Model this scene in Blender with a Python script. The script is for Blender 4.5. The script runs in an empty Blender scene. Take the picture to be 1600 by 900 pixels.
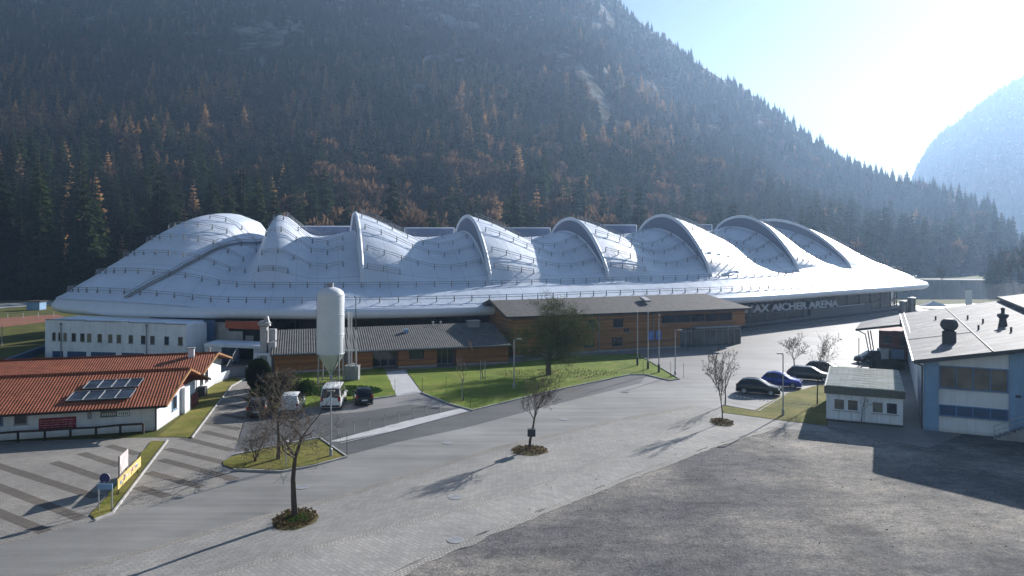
import bpy, bmesh, math, random
from mathutils import Vector, Matrix, noise
random.seed(7)
R = math.radians
sc = bpy.context.scene
col = sc.collection

# ------------------------------------------------------------------ camera, sky, sun, exposure
CAMZ, F, HY = 14.0, 1150.0, 390.0
cd = bpy.data.cameras.new('camera'); cam = bpy.data.objects.new('camera', cd); col.objects.link(cam)
cam.location = (0, 0, CAMZ); cam.rotation_euler = (R(90), 0, 0)
cd.sensor_width = 36; cd.lens = 36 * F / 1600; cd.shift_y = -(450 - HY) / 1600
cd.clip_start = 0.5; cd.clip_end = 20000
sc.camera = cam
SUN_AZ, SUN_EL = 38.0, 22.5
w = bpy.data.worlds.new('World'); sc.world = w; w.use_nodes = True
nt = w.node_tree; bg = nt.nodes['Background']
sky = nt.nodes.new('ShaderNodeTexSky'); sky.sky_type = 'NISHITA'; sky.sun_disc = False
sky.sun_elevation = R(SUN_EL); sky.sun_rotation = R(SUN_AZ)
sky.air_density = 1.0; sky.dust_density = 0.3; sky.ozone_density = 1.2; sky.altitude = 700
nt.links.new(sky.outputs[0], bg.inputs[0]); bg.inputs[1].default_value = 0.05
sl = bpy.data.lights.new('sun', 'SUN'); sun = bpy.data.objects.new('sun', sl); col.objects.link(sun)
sl.energy = 5.0; sl.angle = R(0.5); sl.color = (1.0, 0.96, 0.91)
sd = Vector((math.sin(R(SUN_AZ)) * math.cos(R(SUN_EL)), math.cos(R(SUN_AZ)) * math.cos(R(SUN_EL)), math.sin(R(SUN_EL))))
sun.rotation_euler = sd.to_track_quat('Z', 'Y').to_euler(); sun.location = (60, 80, 60)
vs = sc.view_settings; vs.view_transform = 'Standard'; vs.look = 'None'; vs.gamma = 1; vs.use_curve_mapping = False
vs.exposure = 1.0
sc.cycles.max_bounces = 5; sc.cycles.volume_bounces = 0; sc.cycles.transparent_max_bounces = 8
sc.cycles.caustics_reflective = False; sc.cycles.caustics_refractive = False
HAZE_DENSITY = 0.00025

def G(px, py, h=0.0):
    y = (CAMZ - h) * F / (py - HY)
    return Vector(((px - 800) / F * y, y, h))

# ------------------------------------------------------------------ materials
class NT:
    def __init__(s, m): s.m = m; s.t = m.node_tree; s.n = s.t.nodes; s.l = s.t.links
    def add(s, ty, **k):
        n = s.n.new(ty)
        for a, b in k.items(): setattr(n, a, b)
        return n
    def link(s, a, b): s.l.new(a, b)
def newmat(name):
    m = bpy.data.materials.new(name); m.use_nodes = True
    t = NT(m); return m, t, t.n['Principled BSDF']
def ramp(t, fac, stops, interp='LINEAR'):
    r = t.add('ShaderNodeValToRGB'); r.color_ramp.interpolation = interp
    e = r.color_ramp.elements
    while len(e) < len(stops): e.new(0.5)
    for k, (p, c) in enumerate(stops): e[k].position = p; e[k].color = (*c, 1)
    if fac is not None: t.link(fac, r.inputs[0])
    return r
def mixc(t, fac, a, b, mode='MIX'):
    n = t.add('ShaderNodeMix', data_type='RGBA', blend_type=mode)
    for sock, v in ((n.inputs[0], fac), (n.inputs[6], a), (n.inputs[7], b)):
        if hasattr(v, 'links'): t.link(v, sock)
        elif isinstance(v, (int, float)): sock.default_value = v
        else: sock.default_value = (*v, 1)
    return n.outputs[2]
def coords(t, rot=0, scale=(1, 1, 1), kind='Object'):
    tc = t.add('ShaderNodeTexCoord'); mp = t.add('ShaderNodeMapping')
    mp.inputs['Rotation'].default_value = (0, 0, rot); mp.inputs['Scale'].default_value = scale
    t.link(tc.outputs[kind], mp.inputs[0]); return mp.outputs[0]
def noisen(t, vec, scale, detail=4, rough=0.55):
    n = t.add('ShaderNodeTexNoise'); n.inputs['Scale'].default_value = scale
    n.inputs['Detail'].default_value = detail; n.inputs['Roughness'].default_value = rough
    t.link(vec, n.inputs['Vector']); return n.outputs[0]
def bump(t, b, hgt, strength=0.3, dist=0.02):
    n = t.add('ShaderNodeBump'); n.inputs['Strength'].default_value = strength; n.inputs['Distance'].default_value = dist
    t.link(hgt, n.inputs['Height']); t.link(n.outputs[0], b.inputs['Normal'])
def mat(name, c, rough=0.7, metal=0.0, var=0.18, scale=1.5, spec=0.5, bmp=0.0):
    m, t, b = newmat(name)
    v = coords(t); f = noisen(t, v, scale, 5)
    lo = tuple(x * (1 - var) for x in c); hi = tuple(min(1, x * (1 + var)) for x in c)
    r = ramp(t, f, [(0.3, lo), (0.7, hi)])
    t.link(r.outputs[0], b.inputs['Base Color'])
    b.inputs['Roughness'].default_value = rough; b.inputs['Metallic'].default_value = metal
    b.inputs['Specular IOR Level'].default_value = spec
    if bmp: bump(t, b, noisen(t, v, scale * 12, 3), bmp, 0.01)
    return m
def glassy(name, c, rough=0.12, spec=.6):
    m, t, b = newmat(name)
    v = coords(t); r = ramp(t, noisen(t, v, 0.6, 2), [(0.35, tuple(x * .5 for x in c)), (0.65, tuple(x * 1.4 for x in c))])
    t.link(r.outputs[0], b.inputs['Base Color']); b.inputs['Roughness'].default_value = rough
    b.inputs['Specular IOR Level'].default_value = spec
    return m

ROAD_DIR = math.atan2(G(960, 656).y - G(529, 776).y, G(960, 656).x - G(529, 776).x)

def m_asphalt(name, c, rot=ROAD_DIR, streak=0.35):
    m, t, b = newmat(name)
    v = coords(t); vs_ = coords(t, rot=-rot, scale=(0.07, 0.9, 1))
    # coords for streaks: rotate so x runs along the road
    big = noisen(t, v, 0.12, 5, 0.6); fine = noisen(t, v, 14, 3, 0.7); st = noisen(t, vs_, 1.0, 4, 0.6)
    a = ramp(t, big, [(0.3, tuple(x * .72 for x in c)), (0.7, tuple(x * 1.2 for x in c))])
    s = ramp(t, st, [(0.35, (.62,) * 3), (0.65, (1.15,) * 3)])
    f = ramp(t, fine, [(0.2, (.7,) * 3), (0.8, (1.25,) * 3)])
    o = mixc(t, streak * 1.6, a.outputs[0], s.outputs[0], 'MULTIPLY'); o = mixc(t, 1, o, f.outputs[0], 'MULTIPLY')
    t.link(o, b.inputs['Base Color']); b.inputs['Roughness'].default_value = 0.6
    b.inputs['Specular IOR Level'].default_value = 0.45
    bump(t, b, fine, 0.25, 0.01); return m
def m_pavers(name, c, rot, bw=0.42, bh=0.21, seam=0.45, patch=0.25):
    m, t, b = newmat(name)
    v = coords(t, rot=-rot); br = t.add('ShaderNodeTexBrick')
    br.inputs['Scale'].default_value = 1.0; br.inputs['Brick Width'].default_value = bw; br.inputs['Row Height'].default_value = bh
    br.inputs['Mortar Size'].default_value = 0.022; br.inputs['Mortar Smooth'].default_value = 0.3
    br.inputs['Color1'].default_value = (*[x * 1.08 for x in c], 1); br.inputs['Color2'].default_value = (*[x * .84 for x in c], 1)
    br.inputs['Mortar'].default_value = (*[x * seam for x in c], 1)
    t.link(v, br.inputs['Vector'])
    v2 = coords(t); big = noisen(t, v2, 0.16, 6, 0.65); fine = noisen(t, v2, 9, 3)
    a = ramp(t, big, [(0.3, (1 - patch,) * 3), (0.5, (1, 1, 1)), (0.7, (1 + patch, 1 + patch * .9, 1 + patch * .75))])
    f = ramp(t, fine, [(0.2, (.75,) * 3), (0.8, (1.2,) * 3)])
    o = mixc(t, 1, br.outputs[0], a.outputs[0], 'MULTIPLY'); o = mixc(t, 1, o, f.outputs[0], 'MULTIPLY')
    t.link(o, b.inputs['Base Color']); b.inputs['Roughness'].default_value = 0.9
    bump(t, b, br.outputs['Fac'], -0.5, 0.012); return m
def m_gravel(name):
    m, t, b = newmat(name)
    v = coords(t); vs2 = coords(t, rot=-ROAD_DIR + 0.5, scale=(0.35, 1, 1))
    n1 = noisen(t, v, 0.06, 7, 0.62); n2 = noisen(t, vs2, 0.5, 8, 0.72); n3 = noisen(t, v, 7, 5, 0.8)
    a = ramp(t, n1, [(0.32, (.085, .088, .10)), (0.46, (.145, .142, .145)), (0.55, (.235, .222, .205)), (0.68, (.32, .30, .275))])
    c2 = ramp(t, n2, [(0.3, (.45, .46, .5)), (0.5, (1, 1, 1)), (0.72, (1.45, 1.38, 1.28))])
    c3 = ramp(t, n3, [(0.3, (.3,) * 3), (0.5, (.95,) * 3), (0.72, (1.9,) * 3)])
    n4_ = noisen(t, v, 1.6, 6, 0.75); c4 = ramp(t, n4_, [(0.34, (.55, .56, .6)), (0.5, (1, 1, 1)), (0.66, (1.3, 1.27, 1.2))])
    o = mixc(t, 0.9, a.outputs[0], c2.outputs[0], 'MULTIPLY'); o = mixc(t, 0.85, o, c3.outputs[0], 'MULTIPLY'); o = mixc(t, 0.8, o, c4.outputs[0], 'MULTIPLY')
    for cx_, cy_, sc_, ds in ((-14, 42, .05, 7),):
        mp = t.add('ShaderNodeMapping'); mp.inputs['Location'].default_value = (-cx_, -cy_, 0); tc = t.add('ShaderNodeTexCoord'); t.link(tc.outputs['Object'], mp.inputs[0])
        wv = t.add('ShaderNodeTexWave', wave_type='RINGS', rings_direction='Z'); wv.inputs['Scale'].default_value = sc_; wv.inputs['Distortion'].default_value = ds; wv.inputs['Detail'].default_value = 4; wv.inputs['Detail Scale'].default_value = .6
        t.link(mp.outputs[0], wv.inputs[0]); wr = ramp(t, wv.outputs['Fac'], [(.3, (.72,) * 3), (.5, (1, 1, 1)), (.8, (1.15, 1.13, 1.1))]); o = mixc(t, .45, o, wr.outputs[0], 'MULTIPLY')
    t.link(o, b.inputs['Base Color']); b.inputs['Roughness'].default_value = 0.95
    b.inputs['Specular IOR Level'].default_value = 0.2
    bump(t, b, n3, 1.0, 0.05); return m
def m_grass(name, g1=(.035, .075, .012), g2=(.10, .15, .02), dry=(.16, .13, .045), dryamt=0.5):
    m, t, b = newmat(name)
    v = coords(t); n1 = noisen(t, v, 0.45, 6, 0.7); n2 = noisen(t, v, 9, 4, 0.8); n3 = noisen(t, v, 0.2, 5, 0.6)
    a = ramp(t, n2, [(0.3, g1), (0.7, g2)])
    d = ramp(t, n1, [(1 - dryamt - .12, (0, 0, 0)), (1 - dryamt + .15, (1, 1, 1))])
    o = mixc(t, d.outputs[0], a.outputs[0], dry); s = ramp(t, n3, [(0.3, (.7,) * 3), (0.7, (1.2,) * 3)])
    o = mixc(t, 1, o, s.outputs[0], 'MULTIPLY')
    wn = ramp(t, noisen(t, v, 1.3, 6, .75), [(.56, (0, 0, 0)), (.68, (.75,) * 3)]); o = mixc(t, wn.outputs[0], o, (.16, .14, .06))
    t.link(o, b.inputs['Base Color']); b.inputs['Roughness'].default_value = 0.9
    b.inputs['Specular IOR Level'].default_value = 0.15
    bump(t, b, n2, 1.0, 0.12); return m
def m_tiles(name, c1, c2, rot, row=0.34, wid=0.26, depth=0.05, z_slope=True):
    """roof tiles; x of the rotated coords runs along the eave, y up the slope"""
    m, t, b = newmat(name)
    v = coords(t, rot=-rot)
    sx = t.add('ShaderNodeSeparateXYZ'); t.link(v, sx.inputs[0])
    def saw(sock, per, kind):
        a = t.add('ShaderNodeMath', operation='MULTIPLY'); t.link(sock, a.inputs[0]); a.inputs[1].default_value = 1 / per
        if kind == 'saw':
            f = t.add('ShaderNodeMath', operation='FRACT'); t.link(a.outputs[0], f.inputs[0]); return f.outputs[0]
        a.inputs[1].default_value = 2 * math.pi / per
        f = t.add('ShaderNodeMath', operation='SINE'); t.link(a.outputs[0], f.inputs[0])
        g = t.add('ShaderNodeMath', operation='MULTIPLY_ADD'); t.link(f.outputs[0], g.inputs[0]); g.inputs[1].default_value = .5; g.inputs[2].default_value = .5
        return g.outputs[0]
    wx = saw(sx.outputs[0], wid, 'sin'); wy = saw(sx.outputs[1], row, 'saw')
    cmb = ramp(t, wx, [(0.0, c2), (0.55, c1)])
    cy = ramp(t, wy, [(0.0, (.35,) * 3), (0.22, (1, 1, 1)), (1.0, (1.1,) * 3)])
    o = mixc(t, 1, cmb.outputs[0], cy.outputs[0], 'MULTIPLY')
    n = ramp(t, noisen(t, coords(t), 1.2, 6, 0.75), [(0.3, (.6,) * 3), (0.7, (1.3,) * 3)]); o = mixc(t, 1, o, n.outputs[0], 'MULTIPLY')
    t.link(o, b.inputs['Base Color']); b.inputs['Roughness'].default_value = 0.8
    b.inputs['Specular IOR Level'].default_value = 0.25
    bump(t, b, wx, 0.8, depth); return m
def m_boards(name, c, rot=0, row=0.2):
    m, t, b = newmat(name)
    v = coords(t); sx = t.add('ShaderNodeSeparateXYZ'); t.link(v, sx.inputs[0])
    a = t.add('ShaderNodeMath', operation='MULTIPLY'); a.inputs[1].default_value = 1 / row; t.link(sx.outputs[2], a.inputs[0])
    f = t.add('ShaderNodeMath', operation='FRACT'); t.link(a.outputs[0], f.inputs[0])
    fl = t.add('ShaderNodeMath', operation='FLOOR'); t.link(a.outputs[0], fl.inputs[0])
    wn = t.add('ShaderNodeTexWhiteNoise', noise_dimensions='1D'); t.link(fl.outputs[0], wn.inputs['W'])
    g = ramp(t, f.outputs[0], [(0, (.35,) * 3), (.1, (1, 1, 1))])
    r = ramp(t, wn.outputs[0], [(0, tuple(x * .75 for x in c)), (1, tuple(x * 1.2 for x in c))])
    n = ramp(t, noisen(t, coords(t, rot=-rot, scale=(.25, .25, 2)), 1.5, 5, .7), [(0.3, (.7,) * 3), (0.7, (1.25,) * 3)])
    o = mixc(t, 1, r.outputs[0], g.outputs[0], 'MULTIPLY'); o = mixc(t, 1, o, n.outputs[0], 'MULTIPLY')
    t.link(o, b.inputs['Base Color']); b.inputs['Roughness'].default_value = .75; return m
def m_foliage(name, c1, c2, var=0.35):
    m, t, b = newmat(name)
    oi = t.add('ShaderNodeObjectInfo'); v = coords(t)
    n = noisen(t, v, 0.9, 3, 0.7)
    r = ramp(t, n, [(0.35, c1), (0.7, c2)])
    rr = ramp(t, oi.outputs['Random'], [(0, (1 - var,) * 3), (0.5, (1, 1, 1)), (1, (1 + var, 1 + var * .8, 1 + var * .4))])
    o = mixc(t, 1, r.outputs[0], rr.outputs[0], 'MULTIPLY')
    t.link(o, b.inputs['Base Color']); b.inputs['Roughness'].default_value = .85; b.inputs['Specular IOR Level'].default_value = .1
    tr = t.add('ShaderNodeBsdfTranslucent'); t.link(o, tr.inputs[0])
    mx = t.add('ShaderNodeMixShader'); mx.inputs[0].default_value = .4
    t.link(b.outputs[0], mx.inputs[1]); t.link(tr.outputs[0], mx.inputs[2]); t.link(mx.outputs[0], t.n['Material Output'].inputs[0])
    return m

M = {}
def m_wall(name, c):
    m, t, b = newmat(name); st = noisen(t, coords(t, scale=(1.6, 1.6, .12)), 1.6, 6, .7); sp = noisen(t, coords(t), .5, 5, .65)
    s = ramp(t, st, [(.35, (.82, .82, .80)), (.55, (1, 1, 1))]); p = ramp(t, sp, [(.3, (.86,) * 3), (.65, (1.05,) * 3)])
    zc = t.add('ShaderNodeSeparateXYZ'); t.link(coords(t), zc.inputs[0]); zr = ramp(t, zc.outputs[2], [(0, (.66, .64, .58)), (.35, (1, 1, 1))])
    o = mixc(t, .7, c, s.outputs[0], 'MULTIPLY'); o = mixc(t, 1, o, p.outputs[0], 'MULTIPLY'); o = mixc(t, .8, o, zr.outputs[0], 'MULTIPLY')
    t.link(o, b.inputs['Base Color']); b.inputs['Roughness'].default_value = .85; return m
M['white'] = m_wall('white_render', (.76, .80, .86))
M['whitewall'] = m_wall('white_plaster', (.72, .75, .80))
M['paleblue'] = m_wall('pale_blue_paint', (.22, .36, .55))
M['blue'] = mat('blue_paint', (.07, .20, .42), .5, scale=1, var=.1)
M['darkblue'] = mat('dark_blue_panel', (.02, .07, .16), .35, scale=1, var=.2)
def m_membrane():
    m, t, b = newmat('roof_membrane'); uv = t.add('ShaderNodeUVMap'); uv.uv_map = 'panels'; sx = t.add('ShaderNodeSeparateXYZ'); t.link(uv.outputs[0], sx.inputs[0]); o = None
    for i, per in ((0, .2), (1, .25)):
        a = t.add('ShaderNodeMath', operation='MULTIPLY'); a.inputs[1].default_value = 1 / per; t.link(sx.outputs[i], a.inputs[0])
        f = t.add('ShaderNodeMath', operation='PINGPONG'); f.inputs[1].default_value = .5; t.link(a.outputs[0], f.inputs[0])
        r = ramp(t, f.outputs[0], [(0, (.72,) * 3), (.02 if i == 0 else .014, (1, 1, 1))]); o = r.outputs[0] if o is None else mixc(t, 1, o, r.outputs[0], 'MULTIPLY')
    n = noisen(t, coords(t, scale=(1, 1, .4)), .22, 7, .7); d = ramp(t, n, [(.3, (.86, .86, .85)), (.6, (1, 1, 1))]); o = mixc(t, 1, o, d.outputs[0], 'MULTIPLY')
    # stretch of each strip, a pillow between the seams
    o = mixc(t, 1, o, (.66, .72, .83), 'MULTIPLY'); t.link(o, b.inputs['Base Color']); b.inputs['Roughness'].default_value = .4
    w = noisen(t, coords(t), .35, 4, .6); bump(t, b, w, .35, .35); return m
M['membrane'] = m_membrane()
M['rim'] = mat('rim_membrane', (.68, .72, .78), .4, scale=.4, var=.04)
M['gutter'] = mat('steel', (.26, .27, .29), .6, .25)
M['darksteel'] = mat('dark_steel', (.05, .055, .062), .7, .1)
M['galv'] = mat('galvanised', (.36, .37, .39), .55, .4)
M['black'] = mat('black_rubber', (.012, .012, .013), .7)
M['glazing'] = mat('grey_glazing', (.17, .20, .27), .4, var=.06)
M['glass'] = glassy('window_glass', (.022, .03, .04), .06)
M['curtain'] = glassy('curtained_glass', (.13, .12, .10), .15)
M['facade'] = glassy('dark_facade', (.010, .013, .018), .2, .25)
M['facade_panel'] = mat('facade_panel', (.035, .042, .06), .5)
M['concrete'] = mat('concrete', (.30, .30, .29), .9, scale=1.2, var=.2)
M['lightconc'] = mat('light_concrete', (.42, .42, .43), .9, scale=1.0, var=.15, bmp=.2)
M['kerb'] = mat('kerb_stone', (.40, .39, .37), .9, scale=2, var=.25)
M['soffit'] = mat('soffit', (.10, .10, .11), .8)
M['orange'] = mat('orange_red_panel', (.32, .07, .025), .7)
M['board'] = m_boards('wood_boards', (.30, .125, .04))
M['board2'] = m_boards('wood_boards_pale', (.33, .15, .05), row=.24)
M['redboard'] = m_boards('red_stained_boards', (.16, .03, .018), row=.18)
M['darkwood'] = mat('dark_wood', (.035, .022, .014), .8, var=.3)
M['bark'] = mat('bark', (.085, .065, .05), .95, scale=6, var=.35, bmp=.6)
M['twig'] = mat('twigs', (.10, .075, .055), .95, scale=3, var=.3)
M['twiggreen'] = m_foliage('green_brown_twigs', (.09, .12, .03), (.22, .25, .07), .1)
M['deadleaf'] = m_foliage('dry_leaves', (.10, .075, .042), (.18, .13, .07), .2)
M['leaf'] = m_foliage('green_leaves', (.03, .08, .015), (.07, .14, .03), .2)
M['spruce'] = m_foliage('spruce_needles', (.012, .026, .010), (.040, .062, .020), .5)
M['larch'] = m_foliage('larch_needles', (.30, .185, .09), (.52, .36, .19), .35)
M['beech'] = m_foliage('bare_beech_twigs', (.085, .055, .036), (.17, .105, .062), .4)
M['road'] = m_asphalt('asphalt_road', (.255, .248, .235))
M['plaza'] = m_asphalt('asphalt_plaza', (.23, .22, .215), streak=.2)
M['lotasphalt'] = m_asphalt('asphalt_car_park', (.10, .10, .10), streak=.3)
M['pavers'] = m_pavers('cobbles', (.27, .262, .25), ROAD_DIR, .44, .22, .68)
M['pavers2'] = m_pavers('lane_cobbles', (.31, .30, .285), ROAD_DIR + math.pi / 2, .46, .24, .72)
M['cobblerow'] = m_pavers('cobble_row', (.36, .345, .32), ROAD_DIR, .2, .16, .4)
M['pavel'] = m_pavers('parking_pavers', (.25, .235, .215), 0.3, .4, .2, .6)
M['stripe'] = m_pavers('dark_pavers', (.115, .10, .085), 0.3, .4, .2, .6)
M['gravel'] = m_gravel('gravel_ground')
M['grass'] = m_grass('lawn_grass', (.07, .13, .01), (.20, .28, .025), (.26, .26, .05), .42)
M['drygrass'] = m_grass('dry_grass', (.08, .10, .015), (.20, .21, .03), (.25, .21, .06), .5)
M['meadow'] = m_grass('meadow', (.05, .08, .014), (.10, .12, .025), (.14, .12, .04), .5)
M['soil'] = mat('soil', (.09, .065, .045), .95, scale=4, var=.4, bmp=1)
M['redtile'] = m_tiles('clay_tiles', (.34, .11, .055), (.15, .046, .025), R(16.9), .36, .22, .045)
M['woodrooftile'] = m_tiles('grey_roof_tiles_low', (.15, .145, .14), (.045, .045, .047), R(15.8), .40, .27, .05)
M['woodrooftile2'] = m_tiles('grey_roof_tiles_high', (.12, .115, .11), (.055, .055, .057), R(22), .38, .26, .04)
M['yellow'] = mat('yellow_banner', (.62, .46, .16), .6)
M['pink'] = mat('pale_board', (.6, .5, .49), .6)
M['bannerred'] = mat('dark_red_banner', (.22, .012, .03), .6)
M['signgrey'] = mat('grey_sign', (.16, .17, .16), .6)
M['signblue'] = mat('sign_blue', (.02, .03, .14), .4)
M['panelblue'] = mat('light_blue_sign', (.12, .2, .55), .5)
M['solar'] = glassy('solar_panel', (.05, .065, .09), .25, .3)
M['lampglass'] = mat('lamp_glass', (.8, .8, .78), .3)
M['carwhite'] = mat('car_white', (.72, .74, .75), .25, var=.02)
M['cardark'] = mat('car_dark', (.012, .018, .022), .2, .3, var=.05)
M['carblue'] = mat('car_blue', (.01, .04, .30), .2, .3, var=.05)
M['cargrey'] = mat('car_grey', (.035, .037, .035), .2, .3, var=.05)
M['carglass'] = glassy('car_glass', (.012, .014, .016), .03)
M['taillight'] = mat('tail_light', (.4, .01, .01), .3)
M['umbrella'] = mat('parasol_cloth', (.45, .5, .58), .8, var=.2)
M['water'] = glassy('lake_water', (.012, .022, .028), .08)
M['skybox'] = mat('skylight_panel', (.12, .17, .28), .4, var=.1)
M['bed'] = m_grass('bed_grass', (.05, .055, .02), (.12, .11, .035), (.13, .095, .05), .55)
M['silo'] = mat('silo_paint', (.66, .67, .70), .45, scale=.5, var=.08)
M['glasslight'] = glassy('entrance_glass', (.06, .09, .10), .08)
M['pinkdim'] = mat('faded_print', (.45, .25, .27), .6)
M['track'] = mat('running_track', (.20, .075, .04), .9, scale=.3)
M['olive'] = mat('olive_fascia', (.10, .11, .085), .7)
M['leafdark'] = m_foliage('dark_leaves', (.012, .025, .01), (.03, .05, .018), .2)
M['birch'] = mat('pale_bark', (.36, .31, .25), .9)
M['tank'] = mat('tank_metal', (.10, .11, .13), .4, .4)
M['signwhite'] = mat('sign_letters', (.60, .64, .74), .6, var=.05)

def m_frostroof(name, c, frost, rot, row=.45):
    m, t, b = newmat(name)
    v = coords(t, rot=-rot); br = t.add('ShaderNodeTexBrick'); t.link(v, br.inputs[0])
    br.inputs['Scale'].default_value = 1; br.inputs['Brick Width'].default_value = .9; br.inputs['Row Height'].default_value = row
    br.inputs['Mortar Size'].default_value = .02
    br.inputs['Color1'].default_value = (*c, 1); br.inputs['Color2'].default_value = (*[x * .8 for x in c], 1); br.inputs['Mortar'].default_value = (*[x * .45 for x in c], 1)
    n = noisen(t, coords(t, rot=-rot, scale=(.6, 1.4, 1)), .55, 8, .78)
    f = ramp(t, n, [(.47, (0, 0, 0)), (.62, (1, 1, 1))])
    k = t.add('ShaderNodeMath', operation='MULTIPLY'); t.link(f.outputs[0], k.inputs[0]); k.inputs[1].default_value = frost
    o = mixc(t, k.outputs[0], br.outputs[0], (.62, .64, .66))
    t.link(o, b.inputs['Base Color']); b.inputs['Roughness'].default_value = .75; b.inputs['Specular IOR Level'].default_value = .2; bump(t, b, br.outputs['Fac'], -.4, .02)
    return m
M['slate'] = m_frostroof('frosted_slate', (.13, .13, .14), .3, R(-26.7))
M['ribroof'] = m_frostroof('frosted_rib_metal', (.52, .55, .50), .9, R(-26.7), .3)

# ------------------------------------------------------------------ mesh building
class MB:
    def __init__(s): s.v = []; s.f = []; s.mi = []
    def face(s, pts, mi=0):
        i = len(s.v); s.v += [tuple(p) for p in pts]; s.f.append(tuple(range(i, i + len(pts)))); s.mi.append(mi)
    def box(s, c, x, y, z, mi=0):
        """c corner; x,y,z edge vectors"""
        c, x, y, z = map(Vector, (c, x, y, z)); i = len(s.v)
        for k in range(8):
            p = c + (x if k & 1 else Vector()) + (y if k & 2 else Vector()) + (z if k & 4 else Vector()); s.v.append(tuple(p))
        for q in ((0, 2, 3, 1), (4, 5, 7, 6), (0, 1, 5, 4), (1, 3, 7, 5), (3, 2, 6, 7), (2, 0, 4, 6)):
            s.f.append(tuple(i + a for a in q)); s.mi.append(mi)
    def cbox(s, c, sx, sy, sz, rz=0, mi=0):
        a = Vector((math.cos(rz), math.sin(rz), 0)); b = Vector((-a.y, a.x, 0)); c = Vector(c)
        s.box(c - a * sx / 2 - b * sy / 2, a * sx, b * sy, (0, 0, sz), mi)
    def tube(s, p0, p1, r0, r1=None, n=6, cap=True, mi=0):
        p0, p1 = Vector(p0), Vector(p1); r1 = r0 if r1 is None else r1
        d = (p1 - p0)
        if d.length < 1e-6: return
        d.normalize(); a = d.orthogonal().normalized(); b = d.cross(a); i = len(s.v)
        for p, r in ((p0, r0), (p1, r1)):
            for k in range(n):
                t = 2 * math.pi * k / n; s.v.append(tuple(p + a * (r * math.cos(t)) + b * (r * math.sin(t))))
        for k in range(n):
            s.f.append((i + k, i + (k + 1) % n, i + n + (k + 1) % n, i + n + k)); s.mi.append(mi)
        if cap:
            s.f.append(tuple(i + k for k in reversed(range(n)))); s.mi.append(mi)
            s.f.append(tuple(i + n + k for k in range(n))); s.mi.append(mi)
    def path(s, pts, r, n=6, mi=0):
        for a, b in zip(pts, pts[1:]): s.tube(a, b, r, r, n, True, mi)
    def lathe(s, c, prof, n=24, mi=0):
        c = Vector(c); i = len(s.v)
        for r, z in prof:
            for k in range(n):
                t = 2 * math.pi * k / n; s.v.append((c.x + r * math.cos(t), c.y + r * math.sin(t), c.z + z))
        for j in range(len(prof) - 1):
            for k in range(n):
                s.f.append((i + j * n + k, i + j * n + (k + 1) % n, i + (j + 1) * n + (k + 1) % n, i + (j + 1) * n + k)); s.mi.append(mi)
        s.f.append(tuple(i + k for k in reversed(range(n)))); s.mi.append(mi)
        s.f.append(tuple(i + (len(prof) - 1) * n + k for k in range(n))); s.mi.append(mi)
    def slab(s, pts, dz, mi=0):
        """pts top polygon (3d, ccw from above), extruded by dz down"""
        pts = [Vector(p) for p in pts]; n = len(pts); i = len(s.v)
        s.v += [tuple(p) for p in pts] + [(p.x, p.y, p.z - dz) for p in pts]
        s.f.append(tuple(i + k for k in range(n))); s.mi.append(mi)
        s.f.append(tuple(i + n + k for k in reversed(range(n)))); s.mi.append(mi)
        for k in range(n):
            s.f.append((i + k, i + n + k, i + n + (k + 1) % n, i + (k + 1) % n)); s.mi.append(mi)
    def build(s, name, mats, parent=None, smooth=False, sharp=None, weld=False):
        me = bpy.data.meshes.new(name); me.from_pydata(s.v, [], s.f); 
        mats = mats if isinstance(mats, (list, tuple)) else [mats]
        for m in mats: me.materials.append(m if not isinstance(m, str) else M[m])
        if len(mats) > 1: me.polygons.foreach_set('material_index', s.mi)
        if weld:
            bm = bmesh.new(); bm.from_mesh(me); bmesh.ops.remove_doubles(bm, verts=bm.verts, dist=1e-4); bmesh.ops.recalc_face_normals(bm, faces=bm.faces); bm.to_mesh(me); bm.free()
        if smooth:
            me.polygons.foreach_set('use_smooth', [True] * len(me.polygons))
            if sharp: me.set_sharp_from_angle(angle=R(sharp))
        me.update()
        o = bpy.data.objects.new(name, me); col.objects.link(o)
        if parent is not None: o.parent = parent
        return o

def tag(o, label=None, cat=None, group=None, kind=None):
    if label: o['label'] = label
    if cat: o['category'] = cat
    if group: o['group'] = group
    if kind: o['kind'] = kind
    return o
def thing(name, label, cat, loc=(0, 0, 0), rz=0, group=None):
    o = bpy.data.objects.new(name, None); col.objects.link(o); o.location = loc; o.rotation_euler = (0, 0, rz)
    return tag(o, label, cat, group)
def dup(root, loc, rz=0, label=None, group=None, scale=None):
    def cp(o, par):
        c = o.copy(); col.objects.link(c)
        if par is not None: c.parent = par
        for ch in kids.get(o, []): cp(ch, c)
        return c
    kids = {}
    for ch in root.children_recursive: kids.setdefault(ch.parent, []).append(ch)
    r = cp(root, None); r.location = loc; r.rotation_euler = (0, 0, rz)
    if scale: r.scale = scale if not isinstance(scale, float) else (scale,) * 3
    if label: r['label'] = label
    if group: r['group'] = group
    return r

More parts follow.
